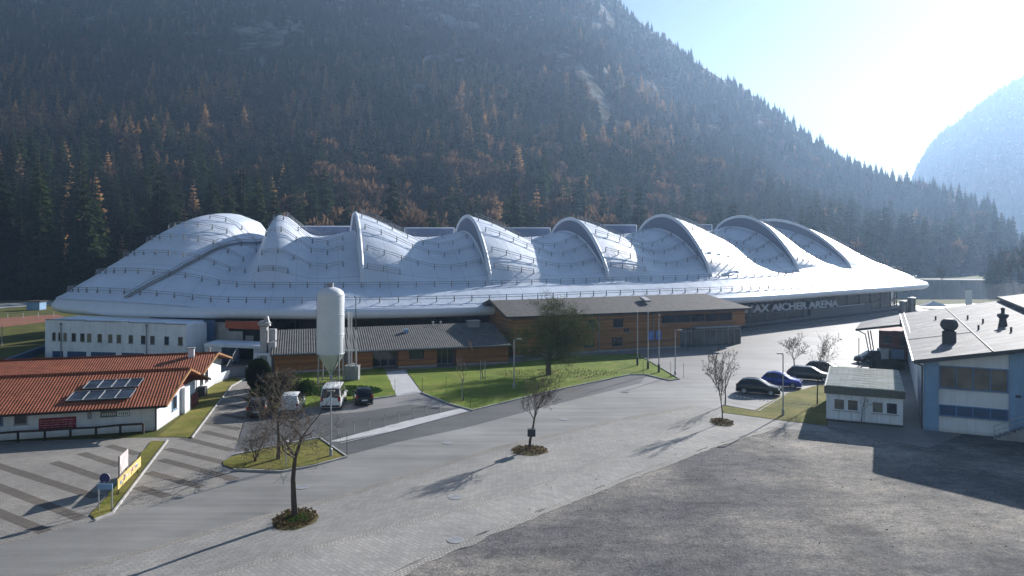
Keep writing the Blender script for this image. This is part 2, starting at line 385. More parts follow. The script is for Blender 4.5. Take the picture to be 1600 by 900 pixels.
# ------------------------------------------------------------------ ground
def structure(o): o['kind'] = 'structure'; return o
def sheet(name, px, z, m, kind='structure', jit=0):
    b = MB(); pts = [G(x, y) for x, y in px]
    if jit:
        out = []
        for p, q in zip(pts, pts[1:] + pts[:1]):
            n_ = max(1, min(160, int((q - p).length / .35))); d = (q - p).normalized(); s = Vector((-d.y, d.x, 0))
            for i in range(n_):
                c = p.lerp(q, i / n_); out.append(c + s * jit * (noise.noise(c * .9) + .6 * noise.noise(c * 3.1) + .4 * noise.noise(c * 7)))
        pts = out
    pts = [Vector((p.x, p.y, z)) for p in pts]
    me = MB(); me.face(pts); o = me.build(name, m)
    # orient up
    if o.data.polygons[0].normal.z < 0: o.data.flip_normals()
    if kind: o['kind'] = kind
    return o
def kerb(name, px, wd=.1, h=.12, m='kerb', closed=False, label=None):
    b = MB(); pts = [G(x, y) for x, y in px]
    if closed: pts.append(pts[0])
    for a, c in zip(pts, pts[1:]):
        d = (c - a).normalized(); n = Vector((-d.y, d.x, 0)) * wd / 2
        b.box(a - n - Vector((0, 0, .02)), c - a, n * 2, (0, 0, h + .02))
    o = b.build(name, m); o['kind'] = 'structure'; return o

g = MB(); g.face([(-6000, -200, -.02), (6000, -200, -.02), (6000, 9000, -.02), (-6000, 9000, -.02)])
structure(g.build('ground', 'meadow'))
sheet('gravel_lot', [(-500, 1400), (2600, 1400), (2600, 640), (1290, 650), (1130, 655), (700, 800), (-300, 1000)], -.012, 'gravel')
sheet('asphalt_plaza', [(-600, 1000), (0, 850), (300, 700), (330, 575), (560, 520), (1160, 506), (1400, 490), (1380, 478), (1700, 470), (1800, 560), (1450, 700), (1290, 665), (1130, 660), (960, 680), (0, 960)], -.006, 'plaza')
road_low = [(-700, 1115), (85, 900), (360, 821), (529, 776), (772, 701), (960, 656), (1080, 634)]
sheet('road', [(-700, 1080), (-300, 930), (0, 852), (150, 812), (350, 757), (540, 714), (620, 690), (725, 668), (850, 635), (1000, 598), (1100, 590), (1180, 600), (1110, 632)] + road_low[::-1], -.001, 'road')
sheet('cobbled_verge', road_low + [(1130, 640), (1110, 655), (1060, 676), (960, 716), (830, 766), (560, 838), (330, 900), (-700, 1200)], .002, 'pavers')
sheet('cobbled_path', [(-700, 1200), (330, 900), (560, 838), (830, 766), (960, 716), (1060, 676), (1110, 655), (1140, 640), (1290, 663), (1300, 676), (1205, 668), (1110, 697), (960, 752), (710, 850), (590, 905), (-500, 1300)], .002, 'pavers2', jit=.12)
sheet('cobble_edge', [(590, 905), (710, 850), (960, 752), (1110, 697), (1205, 668), (1213, 670), (1115, 700), (965, 757), (722, 856), (606, 909)], .006, 'cobblerow', jit=.22)
sheet('gutter_row', [(84, 905), (360, 825), (529, 780), (772, 705), (960, 660), (1080, 638), (1080, 634), (960, 655), (772, 699), (529, 774), (360, 819), (84, 897)], .006, 'pavel')
sheet('drain_row', [(330, 903), (560, 841), (830, 769), (960, 719), (1060, 679), (1060, 676), (960, 714), (830, 763), (560, 835), (330, 897)], .007, 'cobblerow')
# parking of pale pavers on the left with dark bands
sheet('paved_parking', [(-400, 950), (0, 852), (150, 812), (350, 757), (345, 725), (372, 690), (395, 615), (390, 580), (360, 588), (255, 683), (0, 690), (-400, 700)], .0, 'pavel')
bm_ = MB()
pa, pb = G(0, 735), G(240, 668 + 140)
for (x0, y0, x1, y1) in [(-60, 777, 72, 831), (-60, 738, 127, 810), (-30, 719, 152, 777), (84, 722, 160, 748), (127, 708, 188, 728), (170, 696, 216, 710), (214, 761, 262, 776), (231, 738, 315, 761), (251, 718, 368, 749), (260, 701, 351, 723), (285, 684, 364, 704), (318, 674, 370, 687), (322, 661, 374, 671), (338, 646, 383, 654), (350, 632, 388, 638), (358, 619, 391, 623)]:
    a, c = G(x0, y0), G(x1, y1); d = (c - a).normalized(); n = Vector((-d.y, d.x, 0)) * .33
    bm_.face([a - n + Vector((0, 0, .004)), c - n + Vector((0, 0, .004)), c + n + Vector((0, 0, .004)), a + n + Vector((0, 0, .004))])
structure(bm_.build('paving_bands', 'stripe'))
sheet('car_park_asphalt', [(366, 706), (380, 660), (400, 640), (470, 650), (560, 644), (640, 632), (725, 640), (520, 690), (470, 686), (410, 702)], .0, 'lotasphalt')
sheet('driveway', [(530, 714), (500, 688), (725, 642), (738, 643), (860, 612), (985, 586), (1010, 586), (1000, 599), (850, 636), (725, 669), (620, 691)], .003, 'lotasphalt')
sheet('concrete_strip', [(514, 690), (620, 661), (724, 637), (732, 642), (620, 672), (530, 690)], .012, 'lightconc')
sheet('footpath', [(600, 582), (632, 578), (658, 613), (620, 619)], .012, 'lightconc')
# lawns
lawn = MB()
sheet('silo_lawn', [(400, 636), (385, 640), (395, 600), (440, 585), (600, 575), (619, 618), (560, 626), (470, 640)], .03, 'grass', jit=.09)
sheet('main_lawn', [(634, 578), (760, 572), (900, 556), (1000, 553), (1062, 592), (1046, 594), (1008, 585), (985, 585), (860, 611), (738, 641), (700, 630), (660, 614)], .03, 'grass', jit=.09)
sheet('car_lawn', [(1127, 634), (1180, 641), (1226, 616), (1286, 600), (1300, 640), (1292, 666), (1130, 645)], .03, 'drygrass', jit=.09)
sheet('island_lawn', [(349, 722), (362, 714), (412, 703), (498, 686), (540, 714), (490, 726), (440, 735), (365, 733), (349, 728)], .05, 'drygrass', jit=.09)
sheet('verge_lawn', [(148, 812), (176, 801), (260, 690), (236, 690), (150, 796), (140, 806)], .05, 'drygrass', jit=.09)
sheet('hotel_lawn', [(245, 683), (300, 684), (360, 604), (380, 592), (330, 588), (325, 610), (285, 650)], .03, 'drygrass', jit=.09)
kerb('kerb', [(176, 803), (262, 689)]); kerb('kerb', [(148, 814), (176, 803)])
kerb('kerb', [(300, 685), (332, 642), (362, 604), (384, 592)])
kerb('kerb', [(365, 735), (440, 738), (490, 729), (542, 715), (499, 685), (412, 702), (362, 713)])
kerb('kerb', [(400, 637), (470, 641), (560, 627), (619, 619)]); kerb('kerb', [(658, 614), (700, 631), (738, 642), (860, 612), (985, 586), (1008, 586), (1046, 595), (1062, 593), (1000, 556)])
kerb('kerb', [(1130, 633), (1185, 643), (1228, 617)], h=.06)
kerb('kerb', [(532, 694), (620, 673), (733, 643)], wd=.1, h=.07, m='lightconc')

# tree pits
def mound(name, px, py, rx, ry, label):
    p = G(px, py); b = MB(); n = 28
    rings = [(1, .0), (.92, .03), (.6, .07), (.25, .10), (.02, .11)]
    grid = []
    for r, z in rings:
        grid.append([Vector((p.x + rx * r * math.cos(t) * (1 + .3 * noise.noise(Vector((2 * math.cos(t), 2 * math.sin(t), px)))), p.y + ry * r * math.sin(t), z)) for t in [2 * math.pi * k / n for k in range(n)]])
    for a, c in zip(grid, grid[1:]):
        for k in range(n): b.face([a[k], a[(k + 1) % n], c[(k + 1) % n], c[k]])
    o = b.build(name, 'bed', smooth=True, weld=True); return structure(o)
mound('planting_bed', 461, 812, 1.15, 1.5, ''); mound('planting_bed', 827, 704, 1.3, 1.3, ''); mound('planting_bed', 1128, 661, .9, 1.2, '')
def litter(name, px, py, rx, ry, n, m, s=.09, z=.1, label='', cat='leaves', rnd=3):
    rg = random.Random(rnd); p = G(px, py); b = MB()
    for _ in range(n):
        a = rg.uniform(0, 6.28); r = rg.random() ** .6; c = Vector((p.x + rx * r * math.cos(a), p.y + ry * r * math.sin(a), z + rg.random() * .07 + (1 - r) * .12))
        u = Vector((rg.uniform(-1, 1), rg.uniform(-1, 1), rg.uniform(-.6, .6))).normalized() * s * rg.uniform(.5, 1.2); v = u.orthogonal().normalized() * s * rg.uniform(.4, .8)
        b.face([c - u, c + v, c + u, c - v])
    o = b.build(name, m); tag(o, label, cat, kind='stuff'); return o
litter('leaf_litter', 461, 812, 1.1, 1.4, 500, 'deadleaf', label='brown leaves round the foot of the nearest tree')
litter('ivy_clump', 465, 814, .7, .8, 260, 'leaf', s=.08, z=.12, label='low green plants at the foot of the nearest tree', cat='plants', rnd=5)
litter('leaf_litter', 828, 705, 1.2, 1.2, 300, 'deadleaf', label='brown leaves round the foot of the tree with the dark box')
litter('leaf_litter', 1128, 661, .9, 1.2, 300, 'deadleaf', label='dry leaves at the foot of the slim tree by the cobbled path')
litter('fallen_leaves', 870, 584, 7, 3.2, 750, 'deadleaf', s=.085, z=.03, label='fallen brown leaves on the lawn under the broad tree')
litter('gravel_litter', 1200, 760, 16, 11, 70, 'deadleaf', s=.06, z=.0, label='scattered leaves lying on the grey gravel lot', rnd=8)
litter('ground_cover', 530, 612, 4.2, 2.6, 2600, 'leaf', s=.16, z=.08, label='dark green ground cover on the lawn below the silo', cat='ground cover', rnd=11)

# ------------------------------------------------------------------ mountain terrain
def interp(tab, x):
    if x <= tab[0][0]: return tab[0][1]
    for (a, b), (c, d) in zip(tab, tab[1:]):
        if x <= c:
            k = (x - a) / (c - a); return b + (d - b) * k
    return tab[-1][1]
FOOT = [(-400, 195), (0, 205), (300, 225), (800, 250), (1100, 290), (1300, 330), (1500, 400), (1620, 440)]
RIDGE = [(-400, 1000), (700, 1000), (980, 950), (1300, 800), (1500, 640), (1620, 560)]
ELEV = [(-400, .42), (700, .40), (900, .385), (940, .36), (980, .323), (1020, .296), (1060, .268), (1110, .240), (1150, .220), (1200, .192), (1250, .160), (1300, .128), (1350, .104), (1400, .088), (1430, .080), (1500, .066), (1545, .050), (1570, .02), (1600, .0), (1700, 0)]
def fbm(x, y, o=5, h=.9): return noise.fractal(Vector((x, y, 3.7)), h, 2.1, o)
def terrain(x, y):
    k = 800 + F * x / y
    f, r, e = interp(FOOT, k), interp(RIDGE, k), interp(ELEV, k)
    q = (y - f) / (r - f)
    H = max(0.0, e * r + (CAMZ if e > .01 else CAMZ * e * 100 * 0))
    if q <= 0: return -1.5 if q < -.02 else 0.0
    gully = fbm(x / 130, y / 170) * 26 + fbm(x / 40, y / 45, 4) * 7
    if q <= 1:
        z = H * (q ** 1.45) + gully * min(1, q * 2.2) * min(1, (1 - q) * 5 + .12) * min(1, H / 80)
    else: z = H * max(0, 1 - (q - 1) * 1.5)
    return max(z, -1.0)
def m_rock():
    m, t, b = newmat('mountain_slope')
    v = coords(t); g_ = t.add('ShaderNodeNewGeometry'); sx = t.add('ShaderNodeSeparateXYZ'); t.link(v, sx.inputs[0])
    n = noisen(t, coords(t, scale=(1, 1, 2.2)), .03, 8, .7); n2 = noisen(t, v, .25, 5, .7)
    forest = ramp(t, n2, [(.3, (.018, .018, .010)), (.7, (.05, .038, .022))])
    rock = ramp(t, n2, [(.3, (.16, .16, .17)), (.7, (.42, .42, .43))])
    k = ramp(t, n, [(.50, (0, 0, 0)), (.60, (1, 1, 1))])
    zz = t.add('ShaderNodeMapRange'); zz.inputs[1].default_value = 90; zz.inputs[2].default_value = 170; t.link(sx.outputs[2], zz.inputs[0])
    mul = t.add('ShaderNodeMath', operation='MULTIPLY'); t.link(k.outputs[0], mul.inputs[0]); t.link(zz.outputs[0], mul.inputs[1])
    o = mixc(t, mul.outputs[0], forest.outputs[0], rock.outputs[0]); t.link(o, b.inputs['Base Color']); b.inputs['Roughness'].default_value = .95
    b.inputs['Specular IOR Level'].default_value = .1
    bump(t, b, n2, 1, 4); return m
M['slope'] = m_rock()
def grid_mesh(name, ks, ys_of, zf, m):
    b = MB(); NX = len(ks); rows = []
    for j, k in enumerate(ks):
        for y in ys_of(k):
            x = (k - 800) / F * y; b.v.append((x, y, zf(x, y)))
    NY = len(ys_of(ks[0]))
    for i in range(NX - 1):
        for j in range(NY - 1):
            a = i * NY + j; b.f.append((a, a + NY, a + NY + 1, a + 1)); b.mi.append(0)
    return structure(b.build(name, m, smooth=True))
def ysm(k):
    f, r = interp(FOOT, k), interp(RIDGE, k)
    return [f - 5 + (r - f + 5) * (i / 110) for i in range(111)] + [r + (1 + i) * 30 for i in range(9)]
grid_mesh('mountain', [-420 + 14 * i for i in range(150)], ysm, terrain, M['slope'])
FAR = [(1380, -.02), (1432, .10), (1450, .128), (1470, .147), (1500, .166), (1520, .180), (1560, .207), (1600, .226), (1660, .24), (1800, .235), (2000, .2)]
def far_t(x, y):
    k = 800 + F * x / y; e = interp(FAR, k); q = (y - 1100) / 600
    if q < 0: return -1
    H = e * 1700 + CAMZ
    z = H * min(1, q) ** .9 + (fbm(x / 160, y / 160) * 22 + fbm(x / 30, y / 30, 3) * 5) * min(1, q * 3) * max(.1, min(1, (1 - q) * 4))
    if q > 1: z = H * (1 - (q - 1) * .8)
    return z
grid_mesh('far_mountain', [1370 + 6 * i for i in range(100)], lambda k: [1095 + 12.5 * i for i in range(60)], far_t, M['slope'])

# forest: tree prototypes ------------------------------------------------------
def conifer(seed, H, rad, layers, fr, droop, m, sparse=1.0, tip=.04):
    rg = random.Random(seed); c = MB(); tr = MB()
    z0 = H * .1
    for L in range(layers):
        q = L / (layers - 1); z = z0 + (H - z0) * q ** .9; rr = rad * (1 - q) ** .85 * rg.uniform(.75, 1.15) + tip * H * .3
        n = max(4, int(fr * (1 - q * .55)))
        off = rg.random() * 6.28
        for k in range(n):
            if rg.random() > sparse: continue
            a = off + 2 * math.pi * k / n + rg.uniform(-.25, .25); l = rr * rg.uniform(.6, 1.15)
            d = Vector((math.cos(a), math.sin(a), 0)); s = Vector((-d.y, d.x, 0)); zz = z + rg.uniform(-.03, .03) * H * .5
            w_ = l * rg.uniform(.28, .42); base = Vector((0, 0, zz)); dz = Vector((0, 0, -l * droop * rg.uniform(.6, 1.3)))
            mid = base + d * l * .55 + dz * .35; end = base + d * l + dz
            c.face([base, mid + s * w_, end, mid - s * w_])
            c.face([base + d * l * .1, base + d * l * .2 + Vector((0, 0, -w_ * 1.5)), end + Vector((0, 0, -w_ * .5)), end])
            c.face([mid + s * w_, mid + s * w_ * 1.5 + d * l * .2 + Vector((0, 0, -.5 * w_)), mid + d * l * .2])
            c.face([mid - s * w_, mid + d * l * .2, mid - s * w_ * 1.5 + d * l * .2 + Vector((0, 0, -.5 * w_))])
    tr.tube((0, 0, -3), (0, 0, H * .99), H * .014, H * .002, 6)
    return c, tr
def broadleaf(seed, H, rad, n, m):
    rg = random.Random(seed); c = MB(); tr = MB()
    lobes = [(Vector((rg.uniform(-.5, .5) * rad, rg.uniform(-.5, .5) * rad, H * rg.uniform(.4, .82))), rad * rg.uniform(.4, .68)) for _ in range(8)] + [(Vector((0, 0, H * .8)), rad * .6)]
    for k in range(n):
        p, r = rg.choice(lobes); d = Vector((rg.gauss(0, 1), rg.gauss(0, 1), rg.gauss(0, 1))).normalized()
        q = p + d * r * rg.uniform(.5, 1.1)
        up = (d + Vector((0, 0, .9)) + Vector((rg.uniform(-.5, .5), rg.uniform(-.5, .5), 0))).normalized(); s = up.orthogonal().normalized(); s = Matrix.Rotation(rg.uniform(0, 6.28), 3, up) @ s
        l = rg.uniform(.5, 1.3) * rad * .32; w_ = l * rg.uniform(.12, .3)
        c.face([q - up * l * .5, q + s * w_, q + up * l * .6, q - s * w_])
    tr.tube((0, 0, -3), (0, 0, H * .5), H * .014, H * .009, 6)
    for p, r in lobes: tr.tube((0, 0, H * rg.uniform(.25, .45)), p + Vector((0, 0, r * .5)), H * .007, H * .002, 4)
    return c, tr
protos = []  # (kind, crown mesh, trunk mesh, joined)
def addproto(kind, ct, m):
    c, tr = ct
    co = c.build(kind + '_crown', m); to = tr.build(kind + '_trunk', 'bark')
    j = MB(); j.v = c.v + tr.v; nv = len(c.v); j.f = c.f + [tuple(i + nv for i in f) for f in tr.f]; j.mi = [0] * len(c.f) + [1] * len(tr.f)
    jo = j.build(kind + '_mass', [M[m] if isinstance(m, str) else m, M['bark']])
    protos.append((kind, co.data, to.data, jo.data))
    for o in (co, to, jo): bpy.data.objects.remove(o)
for s in range(4): addproto('spruce', conifer(s, 24 + s * 1.5, 4.5 + .35 * s, 19, 12, .45, 'spruce'), 'spruce')
for s in range(3): addproto('larch', conifer(20 + s, 22 + s, 3.9 + .4 * s, 18, 13, .12, 'larch', .85), 'larch')
for s in range(3): addproto('beech', broadleaf(40 + s, 17 + s, 6.0, 760, 'beech'), 'beech')
K = {'spruce': [0, 1, 2, 3], 'larch': [4, 5, 6], 'beech': [7, 8, 9]}
LABELS = {'spruce': 'dark green spruce', 'larch': 'rusty orange larch', 'beech': 'bare brown broadleaf tree'}
ZONES = [(60, 'at the far left edge by the track'), (150, 'behind the hut left of the arena'), (250, 'left of the big dome'), (400, 'rising behind the big left dome'), (480, 'behind the first smooth hump'),
         (560, 'behind the leftmost skylight box'), (640, 'behind the second hump'), (730, 'behind the second skylight box'), (860, 'behind the middle arch'), (1000, 'behind the fourth arch'), (1130, 'behind the fifth arch'), (1250, 'behind the last two arches'), (1400, 'beyond the right end of the roof'), (1520, 'on the valley floor right of the arena'), (9999, 'at the right edge under the far mountain')]
CAT = {'spruce': 'spruce', 'larch': 'larch', 'beech': 'tree'}
rg = random.Random(99); trees = []
def choose(px, py, x, y):
    n = noise.noise(Vector((x / 60, y / 60, 1.0))); n2 = noise.noise(Vector((x / 25, y / 25, 5.0)))
    # belt of larches across the middle of the slope, beeches low down and right
    el = py
    pl = .06
    if 120 < el < 260 and px < 1100: pl = .42 + .7 * n
    elif px < 330 and el < 330: pl = .28 + .5 * n
    pb = .20 + .5 * n2
    if el > 250 and 500 < px < 1100: pb += .3
    if el > 120 and px < 950: pb += .08
    if px > 1050: pb -= .1; pl *= .35
    if el < 120: pl *= .3
    if px < 260 and el > 250: pb -= .15
    if px < 500 and el > 280: pb *= .55
    r = rg.random()
    if r < pl: return 'larch'
    if r < pl + pb: return 'beech'
    return 'spruce'
y = 196.0
while y < 1010:
    step = 8.6 - (y - 200) * .0022
    x = -.80 * y
    while x < .80 * y:
        xx = x + rg.uniform(-.45, .45) * step; yy = y + rg.uniform(-.45, .45) * step; k = 800 + F * xx / yy
        x += step
        f, r_ = interp(FOOT, k), interp(RIDGE, k)
        if yy < f - 1 or yy > r_ + 25 or k > 1640: continue
        z = terrain(xx, yy)
        if k > 1560 and z < 5 and yy > f + 60: pass
        py = HY - F * (z - CAMZ) / yy
        if py < -80: continue
        # gaps at cliffs
        if z > 90 and fbm(xx / 45, yy / 45, 4) > .36 - (z - 90) * .0010: continue
        kind = choose(k, py, xx, yy); s = rg.uniform(.6, 1.4) * min(interp([(0, 1.1), (60, 1.05), (150, .85), (300, .6)], z), interp([(250, 1.1), (450, .85), (700, .58), (950, .5)], yy))
        if yy > r_ - 60: s *= .85
        if kind == 'beech': s *= 1.0
        trees.append((xx, yy, z - .4, kind, s, rg.random() * 6.28, k))
    y += step * .9
# far ridge and its trees
for _ in range(1500):
    k = rg.uniform(1425, 1640); yy = rg.uniform(1150, 1715) if rg.random() < .6 else rg.uniform(1680, 1712); xx = (k - 800) / F * yy
    trees.append((xx, yy, far_t(xx, yy) - .5, rg.choice(['spruce', 'spruce', 'beech']), rg.uniform(.7, 1.1), 0, k))
# valley-floor trees at the right, behind the arena and the roofs
for _ in range(90):
    k = rg.uniform(1540, 1660); yy = rg.uniform(300, 520); xx = (k - 800) / F * yy
    trees.append((xx, yy, 0, rg.choice(['spruce', 'spruce', 'spruce', 'beech']), rg.uniform(.35, .7), 0, k))
def top_px(t): return HY - F * (t[2] + 22 * t[4] - CAMZ) / t[1]
cand = sorted([t for t in trees if -20 < t[6] < 1620 and top_px(t) < 352 or (t[6] < 90 and t[1] < 260 and t[6] > -20)], key=lambda t: t[1] / t[4])
near = set(id(t) for t in cand[:300])
for t in trees:
    if id(t) not in near: continue
    x_, y_, z_, kind, s, a, k = t; i = rg.choice(K[kind])
    zone = next(nm for lim, nm in ZONES if k < lim)
    e = thing(kind + '_tree', ('tall ' if s > 1.1 else 'short ' if s < .8 else '') + LABELS[kind] + (' at the forest foot ' if y_ < interp(FOOT, k) + 14 else ' ' if y_ < interp(FOOT, k) + 34 else ' higher up ') + zone, CAT[kind], (x_, y_, z_), a, 'trees of the forest on the slope')
    e.scale = (s, s, s)
    for nm, me in (('crown', protos[i][1]), ('trunk', protos[i][2])):
        o = bpy.data.objects.new(nm, me); col.objects.link(o); o.parent = e
# the rest: ONE object, geometry-nodes instances
pm = bpy.data.meshes.new('forest'); rest = [t for t in trees if id(t) not in near]
pm.from_pydata([(t[0], t[1], t[2]) for t in rest], [], [])
for nm_, ty_ in (('kind_id', 'INT'), ('tscale', 'FLOAT'), ('trot', 'FLOAT')): pm.attributes.new(nm_, ty_, 'POINT')
pm.attributes['kind_id'].data.foreach_set('value', [rg.choice(K[t[3]]) for t in rest])
pm.attributes['tscale'].data.foreach_set('value', [t[4] for t in rest]); pm.attributes['trot'].data.foreach_set('value', [t[5] for t in rest])
forest = bpy.data.objects.new('forest', pm); col.objects.link(forest)
tag(forest, 'mixed forest of spruce larch and bare broadleaf trees covering the mountain', 'forest', kind='stuff')
pc = bpy.data.collections.new('forest_kinds')
for i, p in enumerate(protos):
    o = bpy.data.objects.new('%02d_kind' % i, p[3]); pc.objects.link(o)
ng = bpy.data.node_groups.new('scatter', 'GeometryNodeTree')
ng.interface.new_socket('Geometry', in_out='INPUT', socket_type='NodeSocketGeometry'); ng.interface.new_socket('Geometry', in_out='OUTPUT', socket_type='NodeSocketGeometry')
N = ng.nodes.new; gi = N('NodeGroupInput'); go = N('NodeGroupOutput'); ip = N('GeometryNodeInstanceOnPoints'); ci = N('GeometryNodeCollectionInfo')
ci.inputs[0].default_value = pc; ci.inputs['Separate Children'].default_value = True; ci.inputs['Reset Children'].default_value = True
def attr(nm, ty):
    n = N('GeometryNodeInputNamedAttribute'); n.data_type = ty; n.inputs[0].default_value = nm; return n.outputs[0]
cx = N('ShaderNodeCombineXYZ'); L_ = ng.links.new
L_(attr('trot', 'FLOAT'), cx.inputs[2]); L_(gi.outputs[0], ip.inputs['Points']); L_(ci.outputs[0], ip.inputs['Instance'])
ip.inputs['Pick Instance'].default_value = True; L_(attr('kind_id', 'INT'), ip.inputs['Instance Index'])
e2r = N('FunctionNodeEulerToRotation'); L_(cx.outputs[0], e2r.inputs[0]); L_(e2r.outputs[0], ip.inputs['Rotation'])
L_(attr('tscale', 'FLOAT'), ip.inputs['Scale']); L_(ip.outputs[0], go.inputs[0])
md = forest.modifiers.new('scatter', 'NODES'); md.node_group = ng

# ------------------------------------------------------------------ arena
def catmull(tab, u):
    """tab: list of (key, vec) sorted; smooth interpolation"""
    n = len(tab)
    for i in range(n - 1):
        if u <= tab[i + 1][0] or i == n - 2:
            a, b = tab[i], tab[i + 1]; k = max(0, min(1, (u - a[0]) / (b[0] - a[0])))
            p0 = tab[max(0, i - 1)][1]; p1 = a[1]; p2 = b[1]; p3 = tab[min(n - 1, i + 2)][1]
            return 0.5 * ((2 * p1) + (-p0 + p2) * k + (2 * p0 - 5 * p1 + 4 * p2 - p3) * k * k + (-p0 + 3 * p1 - 3 * p2 + p3) * k ** 3)
KEYS = [(-1, (-50, 163), (-50, 137), 16.3), (0, (-61, 151), (-50, 136), 16.3), (1, (-71, 138), (-50, 135), 16.3), (2, (-72.5, 122), (-50, 134.5), 16.3), (3, (-68, 110), (-49.5, 134.5), 16.3), (4, (-57, 101.5), (-48.5, 136), 16.3),
        (5, (-35.5, 97), (-44.5, 140), 16.3), (6, (-19, 97), (-30, 138), 16.3), (7, (-1, 103), (-10.7, 141), 16.3), (8, (18.4, 114.5), (8.1, 150), 16.6),
        (9, (38, 124.5), (27.8, 161), 17.5), (10, (61, 142.5), (49, 177), 18.5), (11, (81, 158), (60, 194), 19), (12, (97, 173), (70, 196), 18.3), (13, (101, 186), (74, 200), 18), (14, (94, 200), (74, 204), 18)]
def mir(k): S = Vector(KEYS[k + 1][2]); O = Vector(KEYS[k + 1][1]); return tuple(S + (S - O) * .85)
BACK = [(15, (76, 218), (66, 204), 18.3)] + [(16 + i, mir(k), KEYS[k + 1][2], KEYS[k + 1][3]) for i, k in enumerate([11, 10, 9, 8, 7, 6, 5])] + [(23, (-50, 163), (-50, 137), 16.3)]
BACK[1] = (16, (44, 222), (60, 194), 19)
ALL = KEYS + BACK
OT = [(k, Vector((*o, 6.2))) for k, o, s, h in ALL]; ST = [(k, Vector((*s, h))) for k, o, s, h in ALL]
BT = [(0, 0), (.17, .35), (.5, .68), (1, 1)]
def bshape(t):
    pts = [(0, 0), (.12, .16), (.25, .32), (.5, .60), (.75, .83), (1, 1)]
    return interp(pts, t) if False else catmull([(a, b) for a, b in pts], t)
TF = .215
AMP = {5: 6.2, 6: 6.6, 7: 6.2, 8: 5.9, 9: 6.3, 10: 6.0, 11: 5.4}
def arc(t):
    q = (t - TF) / (1 - TF)
    if q <= 0 or q >= 1: return 0
    q = q ** .92
    return (1 - (2 * q - 1) ** 2) ** .8
def ease(x): return x * x * (3 - 2 * x)
def roof(u, t, side=1):
    """side=1: just right of an arch belongs to the bay that starts there; -1: bay that ends there"""
    O, S = catmull(OT, u), catmull(ST, u)
    p = O.lerp(S, t); b = max(0, bshape(t)); z = O.z + (S.z - O.z) * b
    if -1 <= u <= 11.0001 or True:
        # dome at the left end
        d = math.exp(-((p.x + 53) / 12.5) ** 2 - ((p.y - 126) / 18) ** 2)
        lim = max(0, min(1, (4.98 - u) / .5)) if u >= 0 else 1
        if u <= 5 and not (u == 5 and side > 0): z += 5.4 * d * ease(max(0, min(1, lim)))
    bay = int(math.floor(u + 1e-9));
    if side < 0 and abs(u - round(u)) < 1e-9: bay -= 1
    if 5 <= bay <= 10 or (bay >= 11 and u < 15):
        s = (u - bay) if bay < 11 else (u - 11) / 1.5; s = max(0, s)
        if bay < 11: A = AMP[bay]
        else: A = AMP[11]
        if bay == 5: f = math.exp(-(abs(s - .14) / (.36 if s > .14 else .19)) ** 2.3)
        else: f = .5 + .5 * math.cos(math.pi * min(1, s / .82)) if s < .82 else 0; f = .5 * f + .5 * max(0, 1 - s / .82)
        nar = arc(t) ** (1 + .7 * s)
        z += A * nar * f
    if bay < 5 and 4 < u <= 5: z += AMP[5] * arc(t) * math.exp(-(abs((u - 5) * 1.3 - .14) / .19) ** 2.3)
    nb = bay + 1
    if 6 <= nb <= 11 and u <= nb:
        L = (catmull(ST, nb) - catmull(ST, nb - 1)).xy.length; d = (nb - u) * L
        z += 3.1 * arc(t) ** 1.2 * math.exp(-(d / 5) ** 2)
    return Vector((p.x, p.y, z))
arena = thing('arena', 'huge white membrane-roofed hall with a row of arched humps at the foot of the mountain', 'arena')
mb = MB(); uvs = []
def patch(us, last_side=-1):
    NT_ = 44; base = len(mb.v)
    for i, u in enumerate(us):
        side = -1 if (i == len(us) - 1) else 1
        for j in range(NT_ + 1): mb.v.append(tuple(roof(u, j / NT_, side))); uvs.append((u, j / NT_))
    n = NT_ + 1
    for i in range(len(us) - 1):
        for j in range(NT_):
            a = base + i * n + j; mb.f.append((a, a + n, a + n + 1, a + 1)); mb.mi.append(0)
def lin(a, b, n): return [a + (b - a) * i / n for i in range(n + 1)]
patch(lin(-1, 5, 110))
for k in range(5, 11): patch(lin(k, k + 1, 34))
patch(lin(11, 15, 60)); patch(lin(15, 23, 90))
mem = mb.build('membrane_roof', 'membrane', arena, smooth=True)
ul = mem.data.uv_layers.new(name='panels')
li = [0] * len(mem.data.loops); mem.data.loops.foreach_get('vertex_index', li); ul.data.foreach_set('uv', [c_ for v_ in li for c_ in uvs[v_]])
# eave roll and soffit
eu = lin(-1, 23, 260); eb = MB(); prof = []
PR = [(.5, .17), (.1, .07), (-.35, -.10), (-.62, -.38), (-.7, -.75), (-.55, -1.1), (-.2, -1.3), (.6, -1.35), (3.2, -1.3)]
rows = []
for u in eu:
    O, S = catmull(OT, u), catmull(ST, u); T = catmull(OT, min(23, u + .02)) - catmull(OT, max(-1, u - .02)); T.z = 0; T.normalize()
    inn = Vector((-T.y, T.x, 0))
    if inn.dot(S - O) < 0: inn = -inn
    rows.append([roof(u, .02) + Vector((0, 0, .004)), roof(u, .004) + Vector((0, 0, .004))] + [O + inn * a + Vector((0, 0, c)) for a, c in PR[2:]])
for a, b in zip(rows, rows[1:]):
    for j in range(len(PR) - 1): eb.face([a[j], b[j], b[j + 1], a[j + 1]])
eb.build('eave_roll', 'rim', arena, smooth=True, weld=True)
